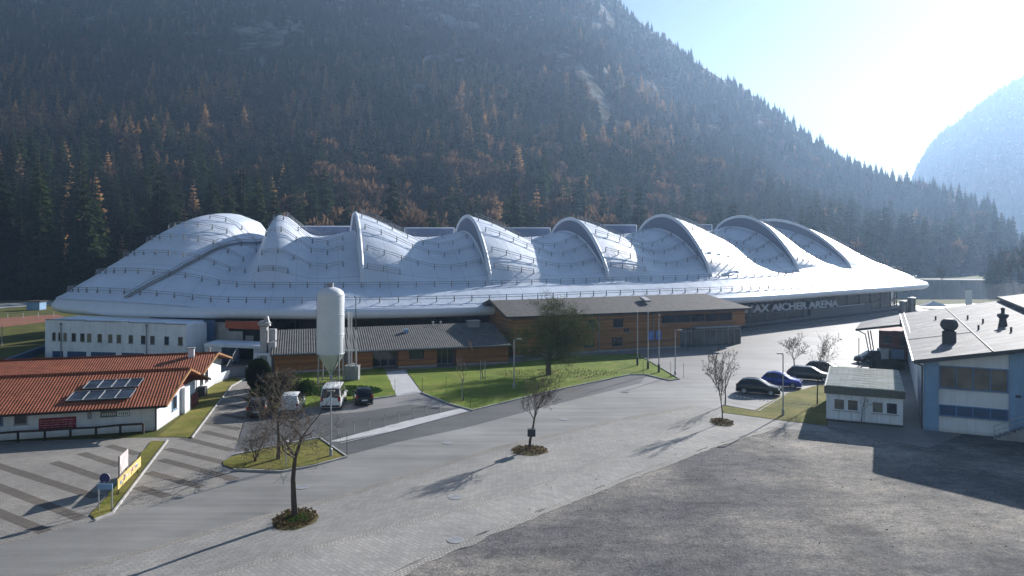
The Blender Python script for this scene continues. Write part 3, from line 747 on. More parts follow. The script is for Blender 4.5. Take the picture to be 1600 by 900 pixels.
# arches: glazing + rim tube
for k in range(6, 12):
    gb = MB(); rb = MB(); NT_ = 40; hi = []; lo = []
    for j in range(NT_ + 1):
        t = TF + (1 - TF) * j / NT_; a = roof(k, t, 1); b = roof(k, t, -1); hi.append(a); lo.append(b)
    for j in range(NT_): gb.face([lo[j], lo[j + 1], hi[j + 1], hi[j]])
    gb.build('arch_glazing', 'glazing', arena)
    tn = (hi[20] - hi[19]); leftw = Vector((-1, -.1, 0)) * .12
    for a, b in zip(hi, hi[1:]): rb.tube(a + leftw + Vector((0, 0, -.1)), b + leftw + Vector((0, 0, -.1)), .32, .32, 8, False)
    for j in range(3, NT_ - 3): rb.tube(lo[j] + leftw, lo[j + 1] + leftw, .22, .22, 6, False)
    rb.build('arch_rim', 'rim', arena, smooth=True, weld=True)
# snow guards: posts with two rails
def guard(samples, parent=arena, h=.8):
    b = MB(); prev = None
    for p in samples:
        b.tube(p + Vector((0, 0, -.05)), p + Vector((0, -.12, h)), .08, .07, 5)
        b.tube(p + Vector((-.0, -.45, .02)), p + Vector((0, -.1, h * .7)), .06, .06, 4)
        if prev is not None:
            for hh in (.74, .42): b.tube(prev + Vector((0, -.1, hh)), p + Vector((0, -.1, hh)), .05, .05, 4, False)
        prev = p
    b.build('snow_guard', 'gutter', parent)
def along(t, u0, u1, step=2.5):
    pts = [roof(u0, t, 1)]; u = u0; last = pts[0]
    while u < u1:
        u += .01; p = roof(u, t, 1)
        if (p.xy - last.xy).length >= step: pts.append(p); last = p
    return pts
guard(along(.055, 1.5, 12.9)); guard(along(.19, 2.2, 12.4))
for k in range(5, 11):
    for t, s0, s1 in [(.32, .05, .97), (.30, .04, .45), (.44, .05, .97), (.56, .04, .95), (.68, .06, .5), (.80, .3, .95)]:
        if t == .30: continue
        guard(along(t, k + s0, k + s1, 2.4))
    guard(along(.25, k + .04, k + .40, 2.2))
for t in (.32, .44, .56): guard(along(t, 3.0, 4.95, 2.3))
guard(along(.3, 11.1, 12.0)); guard(along(.44, 11.15, 11.8)); guard(along(.68, 4.0, 4.9)); guard(along(.5, 11.3, 12.2, 2.6))
# stair track up the left end
st = MB(); path_ = [roof(4.2 + .72 * (i / 40), .03 + .8 * i / 40, 1) for i in range(41)]
for off in (-.3, .3):
    for a, b in zip(path_, path_[1:]):
        st.tube(a + Vector((off, 0, .18)), b + Vector((off, 0, .18)), .05, .05, 4, False); st.tube(a + Vector((off, 0, .6)), b + Vector((off, 0, .6)), .04, .04, 4, False)
for i, a in enumerate(path_):
    for q in (0, .33, .66):
        if i < 40: p = a.lerp(path_[i + 1], q); st.cbox(p + Vector((0, 0, .14)), .6, .2, .05)
st.build('roof_stair', 'gutter', arena)
# skylight boxes along the ridge
for (x0, x1, yw, h0, h1) in [(465, 548, 143, 371, 353.5), (632, 709, 146, 372.5, 356), (785, 860, 153, 373, 356), (938, 995, 164, 366, 351.5), (1085, 1113, 178, 362, 351)]:
    X0, X1 = (x0 - 800) / F * yw, (x1 - 800) / F * yw; Z0, Z1 = CAMZ + (HY - h0) / F * yw, CAMZ + (HY - h1) / F * yw
    b = MB(); b.box((X0, yw + .4, Z0 - 1.0), (X1 - X0, 0, 0), (0, 7, 0), (0, 0, Z1 - Z0 + 1.0)); s = b.build('skylight', 'skybox', arena)
    f = MB()
    for a, c in (((X0, yw + .3, Z1), (X1, yw + .3, Z1)), ((X0, yw + .3, Z0 - 1), (X0, yw + .3, Z1)), ((X1, yw + .3, Z0 - 1), (X1, yw + .3, Z1)), ((X0, yw + .3, Z0), (X1, yw + .3, Z0))): f.tube(a, c, .13, .13, 4)
    f.build('frame', 'rim', s)
# facade walls
fw = MB(); fp = MB(); mu = MB(); pts = []
us = lin(4.3, 13.2, 120)
for u in us:
    O, S = catmull(OT, u), catmull(ST, u); p = O.lerp(S, .1 if u < 11.4 else .1 + (u - 11.4) * .12); pts.append(Vector((p.x, p.y, 0)))
for i, (a, b) in enumerate(zip(pts, pts[1:])):
    fw.face([a, b, b + Vector((0, 0, 6.3)), a + Vector((0, 0, 6.3))])
    if i % 3 == 0:
        mu = MB(); mu.cbox(a + Vector((0, -.08, 0)), .12, .14, 6.2); mu.build('mullion', 'darksteel', arena)
fw.build('facade', 'facade', arena)
n = lambda a, b: Vector(((b - a).y, -(b - a).x, 0)).normalized()
for nm_, z0, z1, i0, i1 in (('facade_band', 2.25, 2.45, 60, 112), ('facade_band', 4.5, 4.65, 60, 112), ('facade_base', -.1, .9, 60, 112), ('facade_panel', .9, 2.25, 76, 90)):
    bd = MB()
    for i in range(i0, i1):
        a, b = pts[i], pts[i + 1]; o = n(a, b) * .3
        bd.face([a + o + Vector((0, 0, z0)), b + o + Vector((0, 0, z0)), b + o + Vector((0, 0, z1)), a + o + Vector((0, 0, z1))])
    bd.build(nm_, 'facade_panel', arena)
kb = MB(); 
for i in range(60, 118):
    a, b = pts[i], pts[i + 1]; o = n(a, b); kb.face([a + o * .3 + Vector((0, 0, .45)), b + o * .3 + Vector((0, 0, .45)), b + o * 3.2 + Vector((0, 0, .45)), a + o * 3.2 + Vector((0, 0, .45))][::-1])
    kb.face([a + o * 3.2, b + o * 3.2, b + o * 3.2 + Vector((0, 0, .45)), a + o * 3.2 + Vector((0, 0, .45))])
kb.build('plinth', 'facade_panel', arena)
# lettering
def text_mesh(name, s, p0, p1, cap, m, parent, depth=.12, up=(0, 0, 1)):
    """lettering from p0 to p1 (left to right as read), cap = capital height"""
    cu = bpy.data.curves.new(name, 'FONT'); cu.body = s; cu.size = 1; cu.extrude = 0; cu.offset = .03
    to = bpy.data.objects.new(name, cu); col.objects.link(to); dg = bpy.context.evaluated_depsgraph_get()
    me = bpy.data.meshes.new_from_object(to.evaluated_get(dg)); bpy.data.objects.remove(to)
    xs = [v.co.x for v in me.vertices]; ys = [v.co.y for v in me.vertices]; x0, x1 = min(xs), max(xs); y1 = max(ys); y0 = min(ys)
    p0, p1 = Vector(p0), Vector(p1); d = p1 - p0; upv = Vector(up)
    for v in me.vertices: v.co = p0 + d * ((v.co.x - x0) / (x1 - x0)) + upv * cap * ((v.co.y - y0) / (y1 - y0))
    bm = bmesh.new(); bm.from_mesh(me); r = bmesh.ops.extrude_face_region(bm, geom=bm.faces[:]); nn = d.cross(upv).normalized()
    bmesh.ops.translate(bm, verts=[e for e in r['geom'] if isinstance(e, bmesh.types.BMVert)], vec=nn * depth); bmesh.ops.recalc_face_normals(bm, faces=bm.faces); bm.to_mesh(me); bm.free()
    me.materials.clear(); me.materials.append(M[m]); o = bpy.data.objects.new(name, me); col.objects.link(o); o.parent = parent; return o
def wallpt(px):
    best = None
    for a, b in zip(pts, pts[1:]):
        ka, kb_ = 800 + F * a.x / a.y, 800 + F * b.x / b.y
        if ka <= px <= kb_ and a.x > 10: q = (px - ka) / (kb_ - ka); return a.lerp(b, q), n(a, b)
wa, na = wallpt(1157); wb, nb_ = wallpt(1302); wm, nm_ = wallpt(1230)
sag = max(0, (wm - wa).dot(nm_))
text_mesh('lettering', 'MAX AICHER ARENA', wa + nm_ * (.6 + sag) + Vector((0, 0, 2.75)), wb + nm_ * (.6 + sag) + Vector((0, 0, 2.35)), 1.45, 'signwhite', arena, .2)
ls = MB(); wc, nc = wallpt(1303); wd, nd_ = wallpt(1345); ls.box(wc + nc * .7 + Vector((0, 0, 2.3)), wd - wc, nc * .1, (0, 0, .14)); ls.build('light_strip', 'signwhite', arena)

# ------------------------------------------------------------------ buildings
Z = Vector((0, 0, 1))
def V(x, y, z=0): return Vector((x, y, z))
def wall_quad(b, a, c, z0, z1, mi=0): b.face([V(a.x, a.y, z0), V(c.x, c.y, z0), V(c.x, c.y, z1), V(a.x, a.y, z1)], mi)
def window(parent, o, d, nrm, u, z, w, h, panes=1, frame='white', glass='glass', depth=.06, name='window'):
    """framed window on a wall: o wall origin, d unit along the wall, nrm outward"""
    f = MB(); p = o + d * u + Z * z; t = .07
    f.box(p - d * .0 + nrm * .003, d * w, nrm * depth, Z * t); f.box(p + Z * (h - t) + nrm * .003, d * w, nrm * depth, Z * t)
    for k in range(panes + 1): f.box(p + d * ((w - t) * k / panes) + nrm * .005, d * t, nrm * (depth + .005), Z * h)
    wo = f.build(name, frame, parent); g_ = MB(); q = p + nrm * .012
    g_.box(q + d * t * .5 + Z * t * .5, d * (w - t), nrm * .02, Z * (h - t)); g_.build('pane', glass, wo)
    s = MB(); s.box(p - d * .05 - Z * .05 + nrm * .004, d * (w + .1), nrm * .12, Z * .05); s.build('sill', 'gutter', wo); return wo
def framed(d_deg):
    d = V(math.cos(R(d_deg)), math.sin(R(d_deg))); return d, V(-d.y, d.x)
def hip_block(root, o, d, p, L, D, h, base='board', inset_px=None):
    b = MB(); c = [o, o + d * L, o + d * L + p * D, o + p * D]
    for i in range(4): wall_quad(b, c[i], c[(i + 1) % 4], 0, h)
    return b.build('wall', base, root)

# two-storey wooden hall ----------------------------------------------------
d2, p2 = framed(22.2); o2 = V(.2, 95.4)
L2, D2 = 37.2, 9.0
wh = thing('wooden_hall', 'long two-storey timber building with grey tiled roof in front of the arena', 'building')
b = MB(); c = [o2, o2 + d2 * L2, o2 + d2 * L2 + p2 * D2, o2 + p2 * D2]
rid = o2 + p2 * 5.4
wall_quad(b, c[0], c[1] - d2 * 11.5, .25, 5.35); wall_quad(b, c[1] - d2 * 11.5, c[1], 2.75, 5.35)
wall_quad(b, c[1], c[2], 2.75, 5.35); wall_quad(b, c[2], c[3], 0, 5.35)
b.face([V(c[3].x, c[3].y, 0), V(c[0].x, c[0].y, 0), V(c[0].x, c[0].y, 5.35), V(rid.x, rid.y, 7.0), V(c[3].x, c[3].y, 5.9)])
b.build('wall', 'board2', wh)
b = MB(); b.box(o2 - p2 * .05, d2 * (L2 - 11.5), p2 * .3, Z * .3); b.build('plinth', 'concrete', wh)
b = MB(); ov = .9; rL = L2 - 3.4
e0 = o2 - d2 * 1.3 - p2 * ov + Z * 5.3; e1 = o2 + d2 * (L2 + .9) - p2 * ov + Z * 5.3
r0 = o2 - d2 * 1.3 + p2 * 5.4 + Z * 7.1; r1 = o2 + d2 * rL + p2 * 5.4 + Z * 7.25
k0 = o2 - d2 * 1.3 + p2 * (D2 + .8) + Z * 5.9; k1 = o2 + d2 * (L2 + .9) + p2 * (D2 + .8) + Z * 5.9
b.slab([e0, e1, r1, r0], .22); b.slab([r0, r1, k1, k0], .22); b.slab([e1, k1, r1], .22)
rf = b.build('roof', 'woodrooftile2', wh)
b = MB(); b.path([e0 + V(0, 0, .02) - p2 * .08, e1 - p2 * .08], .09); b.build('gutter', 'darkwood', wh)
b = MB(); b.path([e0 + Z * .05, r0 + Z * .06, k0 + Z * .05], .12, 4); b.build('verge_board', 'darkwood', wh)
fr = -p2
for u in (6.6, 10.6, 14.8): window(wh, o2, d2, fr, u, 3.3, 1.5, 1.2, 1, 'darkwood', 'glass')
for u in (5.4, 10.2, 14.6): window(wh, o2, d2, fr, u, .75, 1.6, 1.2, 1, 'darkwood', 'glass')
window(wh, o2, d2, fr, 22.5, 3.55, 12.4, 1.25, 5, 'board2', 'glass')
window(wh, o2, d2, fr, 16.5, 2.6, .8, .5, 1, 'darkwood', 'glass')
# glazed entrance
eg = MB(); 
for i in range(10):
    q = o2 + d2 * (L2 - 11.5 + 1.1 * i) + p2 * .4
    eg.box(q, d2 * .09, p2 * .09, Z * 2.75)
eg.box(o2 + d2 * (L2 - 11.5) + p2 * .4 + Z * 2.2, d2 * 11, p2 * .1, Z * .08)
for i in range(5): eg.box(o2 + d2 * (L2 - .5) + p2 * (.4 + 1.8 * i), d2 * .09, p2 * .09, Z * 2.75)
ent = eg.build('entrance_glazing', 'galv', wh)
g_ = MB(); g_.box(o2 + d2 * (L2 - 11.5) + p2 * .45, d2 * 11, p2 * .03, Z * 2.7); g_.box(o2 + d2 * (L2 - .46) + p2 * .45, d2 * .03, p2 * 8, Z * 2.7); g_.build('pane', 'glasslight', ent)
b = MB(); b.box(o2 + d2 * (L2 - 11.4) + p2 * 3.5, d2 * 11, p2 * .1, Z * 2.7); b.box(o2 + d2 * (L2 - 11.4) + p2 * .5 + Z * 2.68, d2 * 11, p2 * 8, Z * .05); b.build('lobby_wall', 'whitewall', wh)
b = MB(); b.slab([o2 + d2 * (L2 - 9.5) - p2 * 1.1 + Z * 2.9, o2 + d2 * (L2 - 2) - p2 * 1.1 + Z * 2.9, o2 + d2 * (L2 - 2) + Z * 2.95, o2 + d2 * (L2 - 9.5) + Z * 2.95], .2); b.build('canopy', 'galv', wh)
b = MB(); b.box(o2 + d2 * 12.5 - p2 * .1, d2 * .12, p2 * .1, Z * 5.1); b.build('downpipe', 'gutter', wh)
b = MB(); b.box(o2 + d2 * 21.2 - p2 * .1, d2 * .12, p2 * .1, Z * 5.1); b.build('downpipe', 'gutter', wh)
b = MB()
sk = o2 + d2 * 21.3 + p2 * 2.2 + Z * 6.45
b.box(sk, d2 * .9, p2 * 1.5 + Z * .45, Z * .28 - p2 * .1); b.build('roof_hatch', 'galv', wh)
for u in (18.5, 19.75):
    b = MB(); b.box(o2 + d2 * (u + 1.8) - p2 * .1 + Z * 1.35, d2 * .9, -p2 * .08, Z * 1.25); so = b.build('blue_sign', 'panelblue'); 
    s = MB(); s.cbox(o2 + d2 * (u + 2.25) - p2 * .2 + Z * 1.95, .4, .03, .45, R(22.2)); s.cbox(o2 + d2 * (u + 2.25) - p2 * .2 + Z * 1.55, .15, .03, .35, R(22.2)); s.build('sign_mark', 'paleblue', so)
    tag(so, 'small bright blue sign on the timber wall, ' + ('left one of the pair' if u < 19 else 'right one of the pair'), 'sign', 'blue signs on the timber wall')
# low wooden wing ------------------------------------------------------------
d3, p3 = framed(15.8); o3 = V(-26.9, 83.2); L3, D3 = 27.5, 7.2
ww = thing('wooden_wing', 'low single-storey timber wing with ribbed grey roof behind the silo', 'building')
b = MB(); c = [o3, o3 + d3 * L3, o3 + d3 * L3 + p3 * D3, o3 + p3 * D3]
segs = [(0, 11.0, 1), (11.0, 14.0, 0), (14.0, 18.6, 1), (18.6, 21.0, 0), (21.0, L3, 1)]
for a, e, k in segs:
    if k: wall_quad(b, o3 + d3 * a, o3 + d3 * e, .2, 2.35)
    else:
        q0, q1 = o3 + d3 * a, o3 + d3 * e; wall_quad(b, q0, q0 + p3 * 1.6, 0, 2.4); wall_quad(b, q1 + p3 * 1.6, q1, 0, 2.4)
b.face([V(c[3].x, c[3].y), V(c[0].x, c[0].y), V(c[0].x, c[0].y, 2.35), V(c[3].x, c[3].y, 4.0)]); wall_quad(b, c[2], c[3], 0, 4.0)
b.build('wall', 'board', ww)
b = MB(); 
for a, e, k in segs:
    if k: b.box(o3 + d3 * a - p3 * .06, d3 * (e - a), p3 * .3, Z * .22)
b.build('plinth', 'concrete', ww)
for a in (11.05, 18.65):
    W = 2.9 if a < 12 else 2.3
    window(ww, o3 + p3 * 1.55, d3, -p3, a, 0.02, W, 2.2, 3, 'galv', 'glass', name='door')
for u, W in ((15.3, 1.7), (7.5, 1.2)): window(ww, o3, d3, -p3, u, 1.0, W, 1.0, 1, 'darkwood', 'glass')
b = MB(); e0 = o3 - d3 * .4 - p3 * .9 + Z * 2.25; e1 = o3 + d3 * (L3 + .1) - p3 * .9 + Z * 2.35; r1 = o3 + d3 * (L3 - .2) + p3 * 7.3 + Z * 4.4; r0 = o3 - d3 * .4 + p3 * 7.3 + Z * 4.15
b.slab([e0, e1, r1, r0], .18); b.build('roof', 'woodrooftile', ww)
b = MB(); b.path([e0 - p3 * .08, e1 - p3 * .08], .08); b.build('gutter', 'gutter', ww)
def rp3(u, v): return o3 + d3 * u + p3 * v + Z * (2.3 + (v + .9) / 8.2 * 2.0)
b = MB(); q = rp3(15.5, 4.6); b.cbox(q, .55, .45, .45, R(15.8)); b.build('roof_vent', 'paleblue', ww)
b = MB(); q = rp3(24.4, 6.0); b.cbox(q - Z * .2, 1.5, 1.0, .9, R(15.8)); b.cbox(q + Z * .72, 1.7, 1.2, .12, R(15.8)); b.build('chimney_box', 'gutter', ww)
for u in (19.3, 20.3):
    b = MB(); q = rp3(u, 7.0); b.lathe(q, [(.09, -.2), (.09, .35), (.17, .36), (.17, .46), (.02, .5)], 10); b.build('vent_pipe', 'galv', ww)
# white curved building at the left -------------------------------------------
wb_ = thing('white_annex', 'long white curved building with a row of small square windows below the arena roof', 'building')
WP = [(-60.2, 94.9), (-54.5, 94.0), (-48.5, 93.0), (-43.5, 92.1), (-40.6, 91.7)]
wp = [V(x, y) for x, y in WP]; b = MB()
topz = [4.95, 4.85, 4.75, 4.65, 4.6]
for (a, za), (e, ze) in zip(zip(wp, topz), zip(wp[1:], topz[1:])): b.face([a, e, e + Z * ze, a + Z * za])
q = V(-38.2, 98); b.face([wp[-1], q, q + Z * 4.6, wp[-1] + Z * 4.6]); q0 = V(-59.5, 101)
b.face([q0, wp[0], wp[0] + Z * 4.95, q0 + Z * 4.95]); b.face([w_ + Z * z_ for w_, z_ in zip(wp, topz)] + [q + Z * 4.6, q0 + Z * 4.95])
b.build('wall', 'white', wb_)
b = MB()
for a, e, z_ in zip(wp, wp[1:], topz): b.box(a + Z * (z_ - .02) - V(0, .05), e - a, V(0, .3), Z * .1)
b.build('parapet', 'gutter', wb_)
def on_annex(px):
    for a, e in zip(wp, wp[1:]):
        ka, ke = 800 + F * a.x / a.y, 800 + F * e.x / e.y
        if ka <= px <= ke: return a.lerp(e, (px - ka) / (ke - ka)), (e - a).normalized()
for px in (84.5, 94, 102, 115.5, 129, 139.5, 156, 172.5, 186, 204.5, 224, 238.5, 260.5, 282):
    q, dd = on_annex(px); nn = V(dd.y, -dd.x); w_ = .62 if px > 110 else .5; window(wb_, q, dd, nn, -w_ / 2, 2.3 - (px - 84) * .0012, w_, 1.05, 1, 'gutter', 'curtain' if px in (102, 186, 238.5, 282, 172.5, 156, 204.5, 139.5) else 'glass', .02)
for px, W in ((82, 1.6), (105, 2.8), (142, 3.6), (190, 3.2)): q, dd = on_annex(px); window(wb_, q, dd, V(dd.y, -dd.x), 0, .0, W, 1.0, 2, 'white', 'darkblue', .02)
for px in (96, 229.5):
    q, dd = on_annex(px); b = MB(); b.tube(q + V(0, -.12, 0), q + V(0, -.12, 4.6), .06, .06, 6); b.lathe(q + V(0, -.12, 4.3), [(.06, 0), (.16, .1), (.16, .3), (.06, .32)], 8); b.build('downpipe', 'gutter', wb_)
# connecting block, terrace, orange soffit band, stairs and gate
cb = thing('entrance_block', 'dark glazed entrance block with an orange-red band and pale canopy beside the white annex', 'building')
def PB(px, y): return V((px - 800) / F * y, y)
b = MB(); a, e = PB(318, 96), PB(428, 93); wall_quad(b, a, e, 0, 5.0); b.build('wall', 'facade', cb)
b = MB(); a, e = PB(320, 95), PB(336, 94.6); wall_quad(b, a, e, 2.2, 4.9); b.build('corner_panel', 'darkblue', cb)
b = MB(); a, e = PB(352, 94), PB(408, 92.4); b.box(a + Z * 3.95, e - a, V(0, .2), Z * .95); b.build('orange_band', 'orange', cb)
b = MB(); a, e = PB(331, 95.5), PB(357, 94.6); b.box(a + Z * 2.2, e - a, V(0, .2), Z * 2.4); b.build('concrete_wall', 'concrete', cb)  # grey concrete wall piece, paler than the dark facade behind it
for x0, x1 in ((357, 379), (383, 398)):
    b = MB(); a, e = PB(x0, 94.2), PB(x1, 93.8); b.box(a + Z * (2.35 if x0 < 380 else 2.3), e - a, V(0, .3), Z * (1.2 if x0 < 380 else .7)); b.build('grey_counter', 'concrete', cb)
b = MB(); a, e = PB(319, 90.5), PB(408, 88.5); b.slab([a + Z * 2.45, e + Z * 2.45, e + V(0, 3.8, 2.45), a + V(0, 3.8, 2.45)], .38); b.build('canopy', 'white', cb)
b = MB(); a, e = PB(320, 90.8), PB(346, 90.2); b.box(a, e - a, V(0, 2.5), Z * 2.05); a, e = PB(396, 89.4), PB(408, 89.2); b.box(a, e - a, V(0, 2.5), Z * 2.05); b.build('lower_wall', 'whitewall', cb)
for i in range(6):
    b = MB(); a, e = PB(347, 90.6), PB(374, 90); b.box(a + Z * (.3 + i * .28), e - a, V(0, .1), Z * .14); b.build('louvre', 'darkblue', cb)
gt = thing('entrance_gate', 'dark metal gate and railings at the top of the paved drive', 'gate')
a, e = G(356, 592), G(398, 589)
b = MB(); dd = (e - a) / 26
for i in range(27): b.tube(a + dd * i, a + dd * i + Z * 1.35, .02, .02, 4)
b.path([a + Z * 1.33, e + Z * 1.33], .035, 4); b.path([a + Z * .15, e + Z * .15], .035, 4); b.build('gate_bars', 'darksteel', gt)
b = MB(); b.cbox(a.lerp(e, .75) + V(0, -.05, .95), .42, .03, .35); b.build('notice', 'whitewall', gt)
rl = thing('stair_railing', 'sloping metal stair railing left of the entrance gate', 'railing'); a, e = G(352, 590), PB(372, 90)
b = MB(); e = V(e.x, e.y, 1.2); 
for i in range(12): q = a.lerp(e, i / 11); b.tube(q, q + Z * 1.0, .02, .02, 4)
b.path([a + Z, e + Z], .035, 4); b.build('railing', 'galv', rl)
tag(MB().build('x', 'white'), None) if False else None
lw = MB(); a, e = G(334, 601), G(357, 592); lw.box(a, e - a, V(.05, .25), Z * .95); o = lw.build('garden_wall', 'whitewall'); tag(o, 'low white wall between the red-roofed house and the gate', 'wall')
# exhaust duct tower
du = thing('exhaust_duct', 'tall grey ventilation duct with a bulky cowl at the left end of the timber wing', 'duct')
q = PB(413, 84.5); b = MB(); b.cbox(q, .75, .75, 5.6); b.build('shaft', 'galv', du)
b = MB(); b.lathe(q + Z * 5.2, [(.45, 0), (.75, .15), (.75, .45), (.5, .6)], 12); b.tube(q + V(.5, -.1, 5.2), q + V(.2, -.1, 6.3), .28, .3, 10); b.build('cowl', 'galv', du)
b = MB(); q1 = q + V(1.3, 0, 0); b.box(q + V(.5, -.2, 0), V(.8, 0, 0), V(0, .6, 0), Z * 3.4); b.box(q + V(.6, -.3, 3.6), V(.75, 0, 0), V(0, .6, 0), Z * 1.3); b.build('side_duct', 'galv', du)
b = MB(); b.box(q + V(-.8, -1.2, 2.0), V(3.0, 0, 0), V(0, .5, 0), Z * .25); b.box(q + V(-.8, -1.2, 0), V(.35, 0, 0), V(0, .4, 0), Z * 2); b.box(q + V(.7, -1.2, 0), V(.5, 0, 0), V(0, .4, 0), Z * 2); b.build('steel_frame', 'whitewall', du)

# silo ------------------------------------------------------------------------
si = thing('silo', 'tall white cylindrical silo on four legs standing on the lawn', 'silo', (-19.1, 77.6, 0), group=None)
b = MB(); b.lathe((0, 0, 0), [(.12, .85), (.2, .95), (1.36, 3.0), (1.40, 3.05), (1.42, 9.2), (1.30, 9.55), (.95, 9.85), (.4, 10.05), (.02, 10.1)], 40); b.build('tank', 'silo', si, smooth=True, sharp=35)
b = MB(); 
for z_ in (3.05, 5.1, 7.15, 9.2): b.lathe((0, 0, z_ - .03), [(1.425, 0), (1.445, .02), (1.445, .06), (1.425, .08)], 40)
b.build('weld_band', 'silo', si, smooth=True)
for sx, sy in ((-1, -1), (1, -1), (-1, 1), (1, 1)):
    b = MB(); b.tube((sx * 1.1, sy * .95, 0), (sx * 1.05, sy * .9, 3.2), .08, .08, 8); b.build('leg', 'galv', si)
b = MB()
for a, e in (((-1, -1), (1, -1)), ((-1, 1), (1, 1))): b.tube((a[0] * 1.1, a[1] * .95, .5), (e[0] * 1.1, e[1] * .95, .5), .04, .04, 5)
b.build('cross_brace', 'galv', si)
b = MB(); b.tube((1.15, -.8, 3.0), (.1, -.1, .85), .05, .05, 6); b.build('strut', 'gutter', si)
b = MB(); b.path([V(0, 0, .95), V(0, 0, .55), V(.15, -.1, .3), V(.45, -.2, .15)], .17, 10); b.build('outlet_pipe', 'carwhite', si, smooth=True)
b = MB(); b.cbox((0, 0, 10.05), .5, .4, .45); b.tube((-.45, 0, 9.9), (-.35, 0, 10.45), .05, .05, 6); b.tube((-.5, .1, 10.35), (.3, .1, 10.5), .05, .05, 6); b.build('top_hatch', 'gutter', si)
b = MB()
for i in range(17): b.tube((-1.38, -.38 + 0, 3.2 + i * .36), (-1.38, .0, 3.2 + i * .36), .018, .018, 4)
b.tube((-1.42, -.38, 3.0), (-1.42, -.38, 9.3), .025, .025, 4); b.tube((-1.44, .0, 3.0), (-1.44, 0, 9.3), .025, .025, 4); b.build('ladder', 'galv', si)
pp = thing('filling_pipes', 'pair of tall pipes rising from a grey cabinet right of the silo', 'pipes', (-17.2, 79.3, 0))
b = MB(); b.cbox((0, 0, 0), 1.45, 1.0, 1.45); b.cbox((0, 0, 1.45), 1.55, 1.1, .06); b.build('cabinet', 'gutter', pp)
for x_, h_, r_ in ((-.38, 7.3, .11), (-.1, 7.2, .08)): b = MB(); b.path([V(x_, 0, 1.2), V(x_, 0, h_)], r_, 10); b.build('pipe', 'galv', pp)
b = MB(); b.path([V(-1, -.1, 3.2), V(.7, -.1, 3.2)], .035, 6); b.path([V(-.4, -.3, 1.5), V(.2, -.3, 1.8), V(.6, -.3, 1.4)], .06, 8); b.build('connecting_pipe', 'carwhite', pp)
ms = thing('mast', 'thin pole with a dark curved tip right of the silo pipes', 'pole', (-16.7, 78.8, 0))
b = MB(); b.tube((0, 0, 0), (0, 0, 5.4), .10, .09, 8); b.build('pole', 'galv', ms); b = MB(); b.path([V(0, 0, 5.4), V(-.03, 0, 8.9), V(-.2, 0, 9.0)], .05, 6); b.build('tip', 'darksteel', ms)

# red-roofed house -------------------------------------------------------------
l_ = V(-math.cos(R(16.9)), -math.sin(R(16.9))); pr = V(-.12, .993)
def tiled(root, o, L, D, he, hr, ovs=1.0, ove=.9, wallm='whitewall', gable='redboard'):
    b = MB(); c = [o, o + l_ * L, o + l_ * L + pr * D, o + pr * D]; mid = o + pr * D / 2
    wall_quad(b, c[1], c[0], 0, he + .05); wall_quad(b, c[3], c[2], 0, he)
    b.face([c[0], c[3], c[3] + Z * (he), c[0] + Z * (he)]); b.build('wall', wallm, root)
    b = MB(); b.face([c[0] + Z * he, c[3] + Z * he, mid + Z * (hr - .12)]); b.build('gable', gable, root)
    b = MB(); sl_ = (hr - he) / (D / 2); R0 = mid - l_ * ove + Z * hr; R1 = mid + l_ * L + Z * hr
    E0 = o - l_ * ove - pr * ovs + Z * (he + .1 - 0 - sl_ * ovs * .6); E1 = E0 + l_ * (L + ove); B0 = c[3] - l_ * ove + pr * ovs + Z * (he + .1 - sl_ * ovs * .6); B1 = B0 + l_ * (L + ove)
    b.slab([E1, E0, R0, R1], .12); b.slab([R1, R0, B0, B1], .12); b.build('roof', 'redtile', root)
    b = MB(); b.path([E0 - Z * .08 + l_ * .0, R0 - Z * .05, B0 - Z * .08], .11, 4); b.build('verge_board', 'board2', root)
    b = MB(); b.path([R0 + Z * .03, R1 + Z * .03], .11, 6); b.build('ridge_tiles', 'redtile', root)
    b = MB(); b.path([E0 - pr * .08 - Z * .1, E1 - pr * .08 - Z * .1], .08, 6); b.build('gutter', 'darkwood', root)
    return E0, R0, E1, R1
h1 = thing('red_roofed_house', 'low white house with red clay tile roof and solar panels at the left', 'house')
oh = V(-27.5, 57.0); E0, R0, E1, R1 = tiled(h1, oh, 24, 9.6, 2.25, 3.95, 1.1, 1.0)
b = MB(); b.box(oh + l_ * .4 + Z * 1.95 - pr * .9, l_ * 24, pr * .8, Z * .12); b.build('eave_boards', 'darkwood', h1)
def rp(u, v): return (E0.lerp(R0, v)) + l_ * u + Z * .06
for v0, v1, ua, ub in ((.50, .72, 3.0, 6.9), (.20, .43, 2.95, 7.3)):
    for k in range(4):
        u0 = ua + (ub - ua) * k / 4; u1 = ua + (ub - ua) * (k + 1) / 4 - .04
        pb_ = MB(); pb_.slab([rp(u1, v0) + Z * .1, rp(u0, v0) + Z * .1, rp(u0, v1) + Z * .1, rp(u1, v1) + Z * .1], .09)
        so = pb_.build('solar_panel', 'solar', h1); f = MB()
        cs = [rp(u0, v0), rp(u1, v0), rp(u1, v1), rp(u0, v1)]
        for a, e in zip(cs, cs[1:] + cs[:1]): f.tube(a + Z * .12, e + Z * .12, .025, .025, 4)
        f.build('frame', 'galv', so)
nf = V(-l_.y, l_.x) if V(-l_.y, l_.x).y < 0 else V(l_.y, -l_.x)
def facepx(px): # distance along the front wall for a pixel column
    k = (px - 800) / F; return (oh.x - k * oh.y) / (k * l_.y - l_.x)
def onwall(px0, px1, z0, z1, name, m, out=.05, root=None):
    u0, u1 = facepx(px0), facepx(px1); b = MB(); b.box(oh + l_ * u0 + nf * .005 + Z * z0, l_ * (u1 - u0), nf * out, Z * (z1 - z0)); return b.build(name, m, root), oh + l_ * u0 + nf * (out + .01), l_
bn, q, _ = onwall(61, 119, .55, 1.45, 'banner', 'bannerred'); tag(bn, 'dark red banner with faint pale lettering on the white house wall', 'banner')
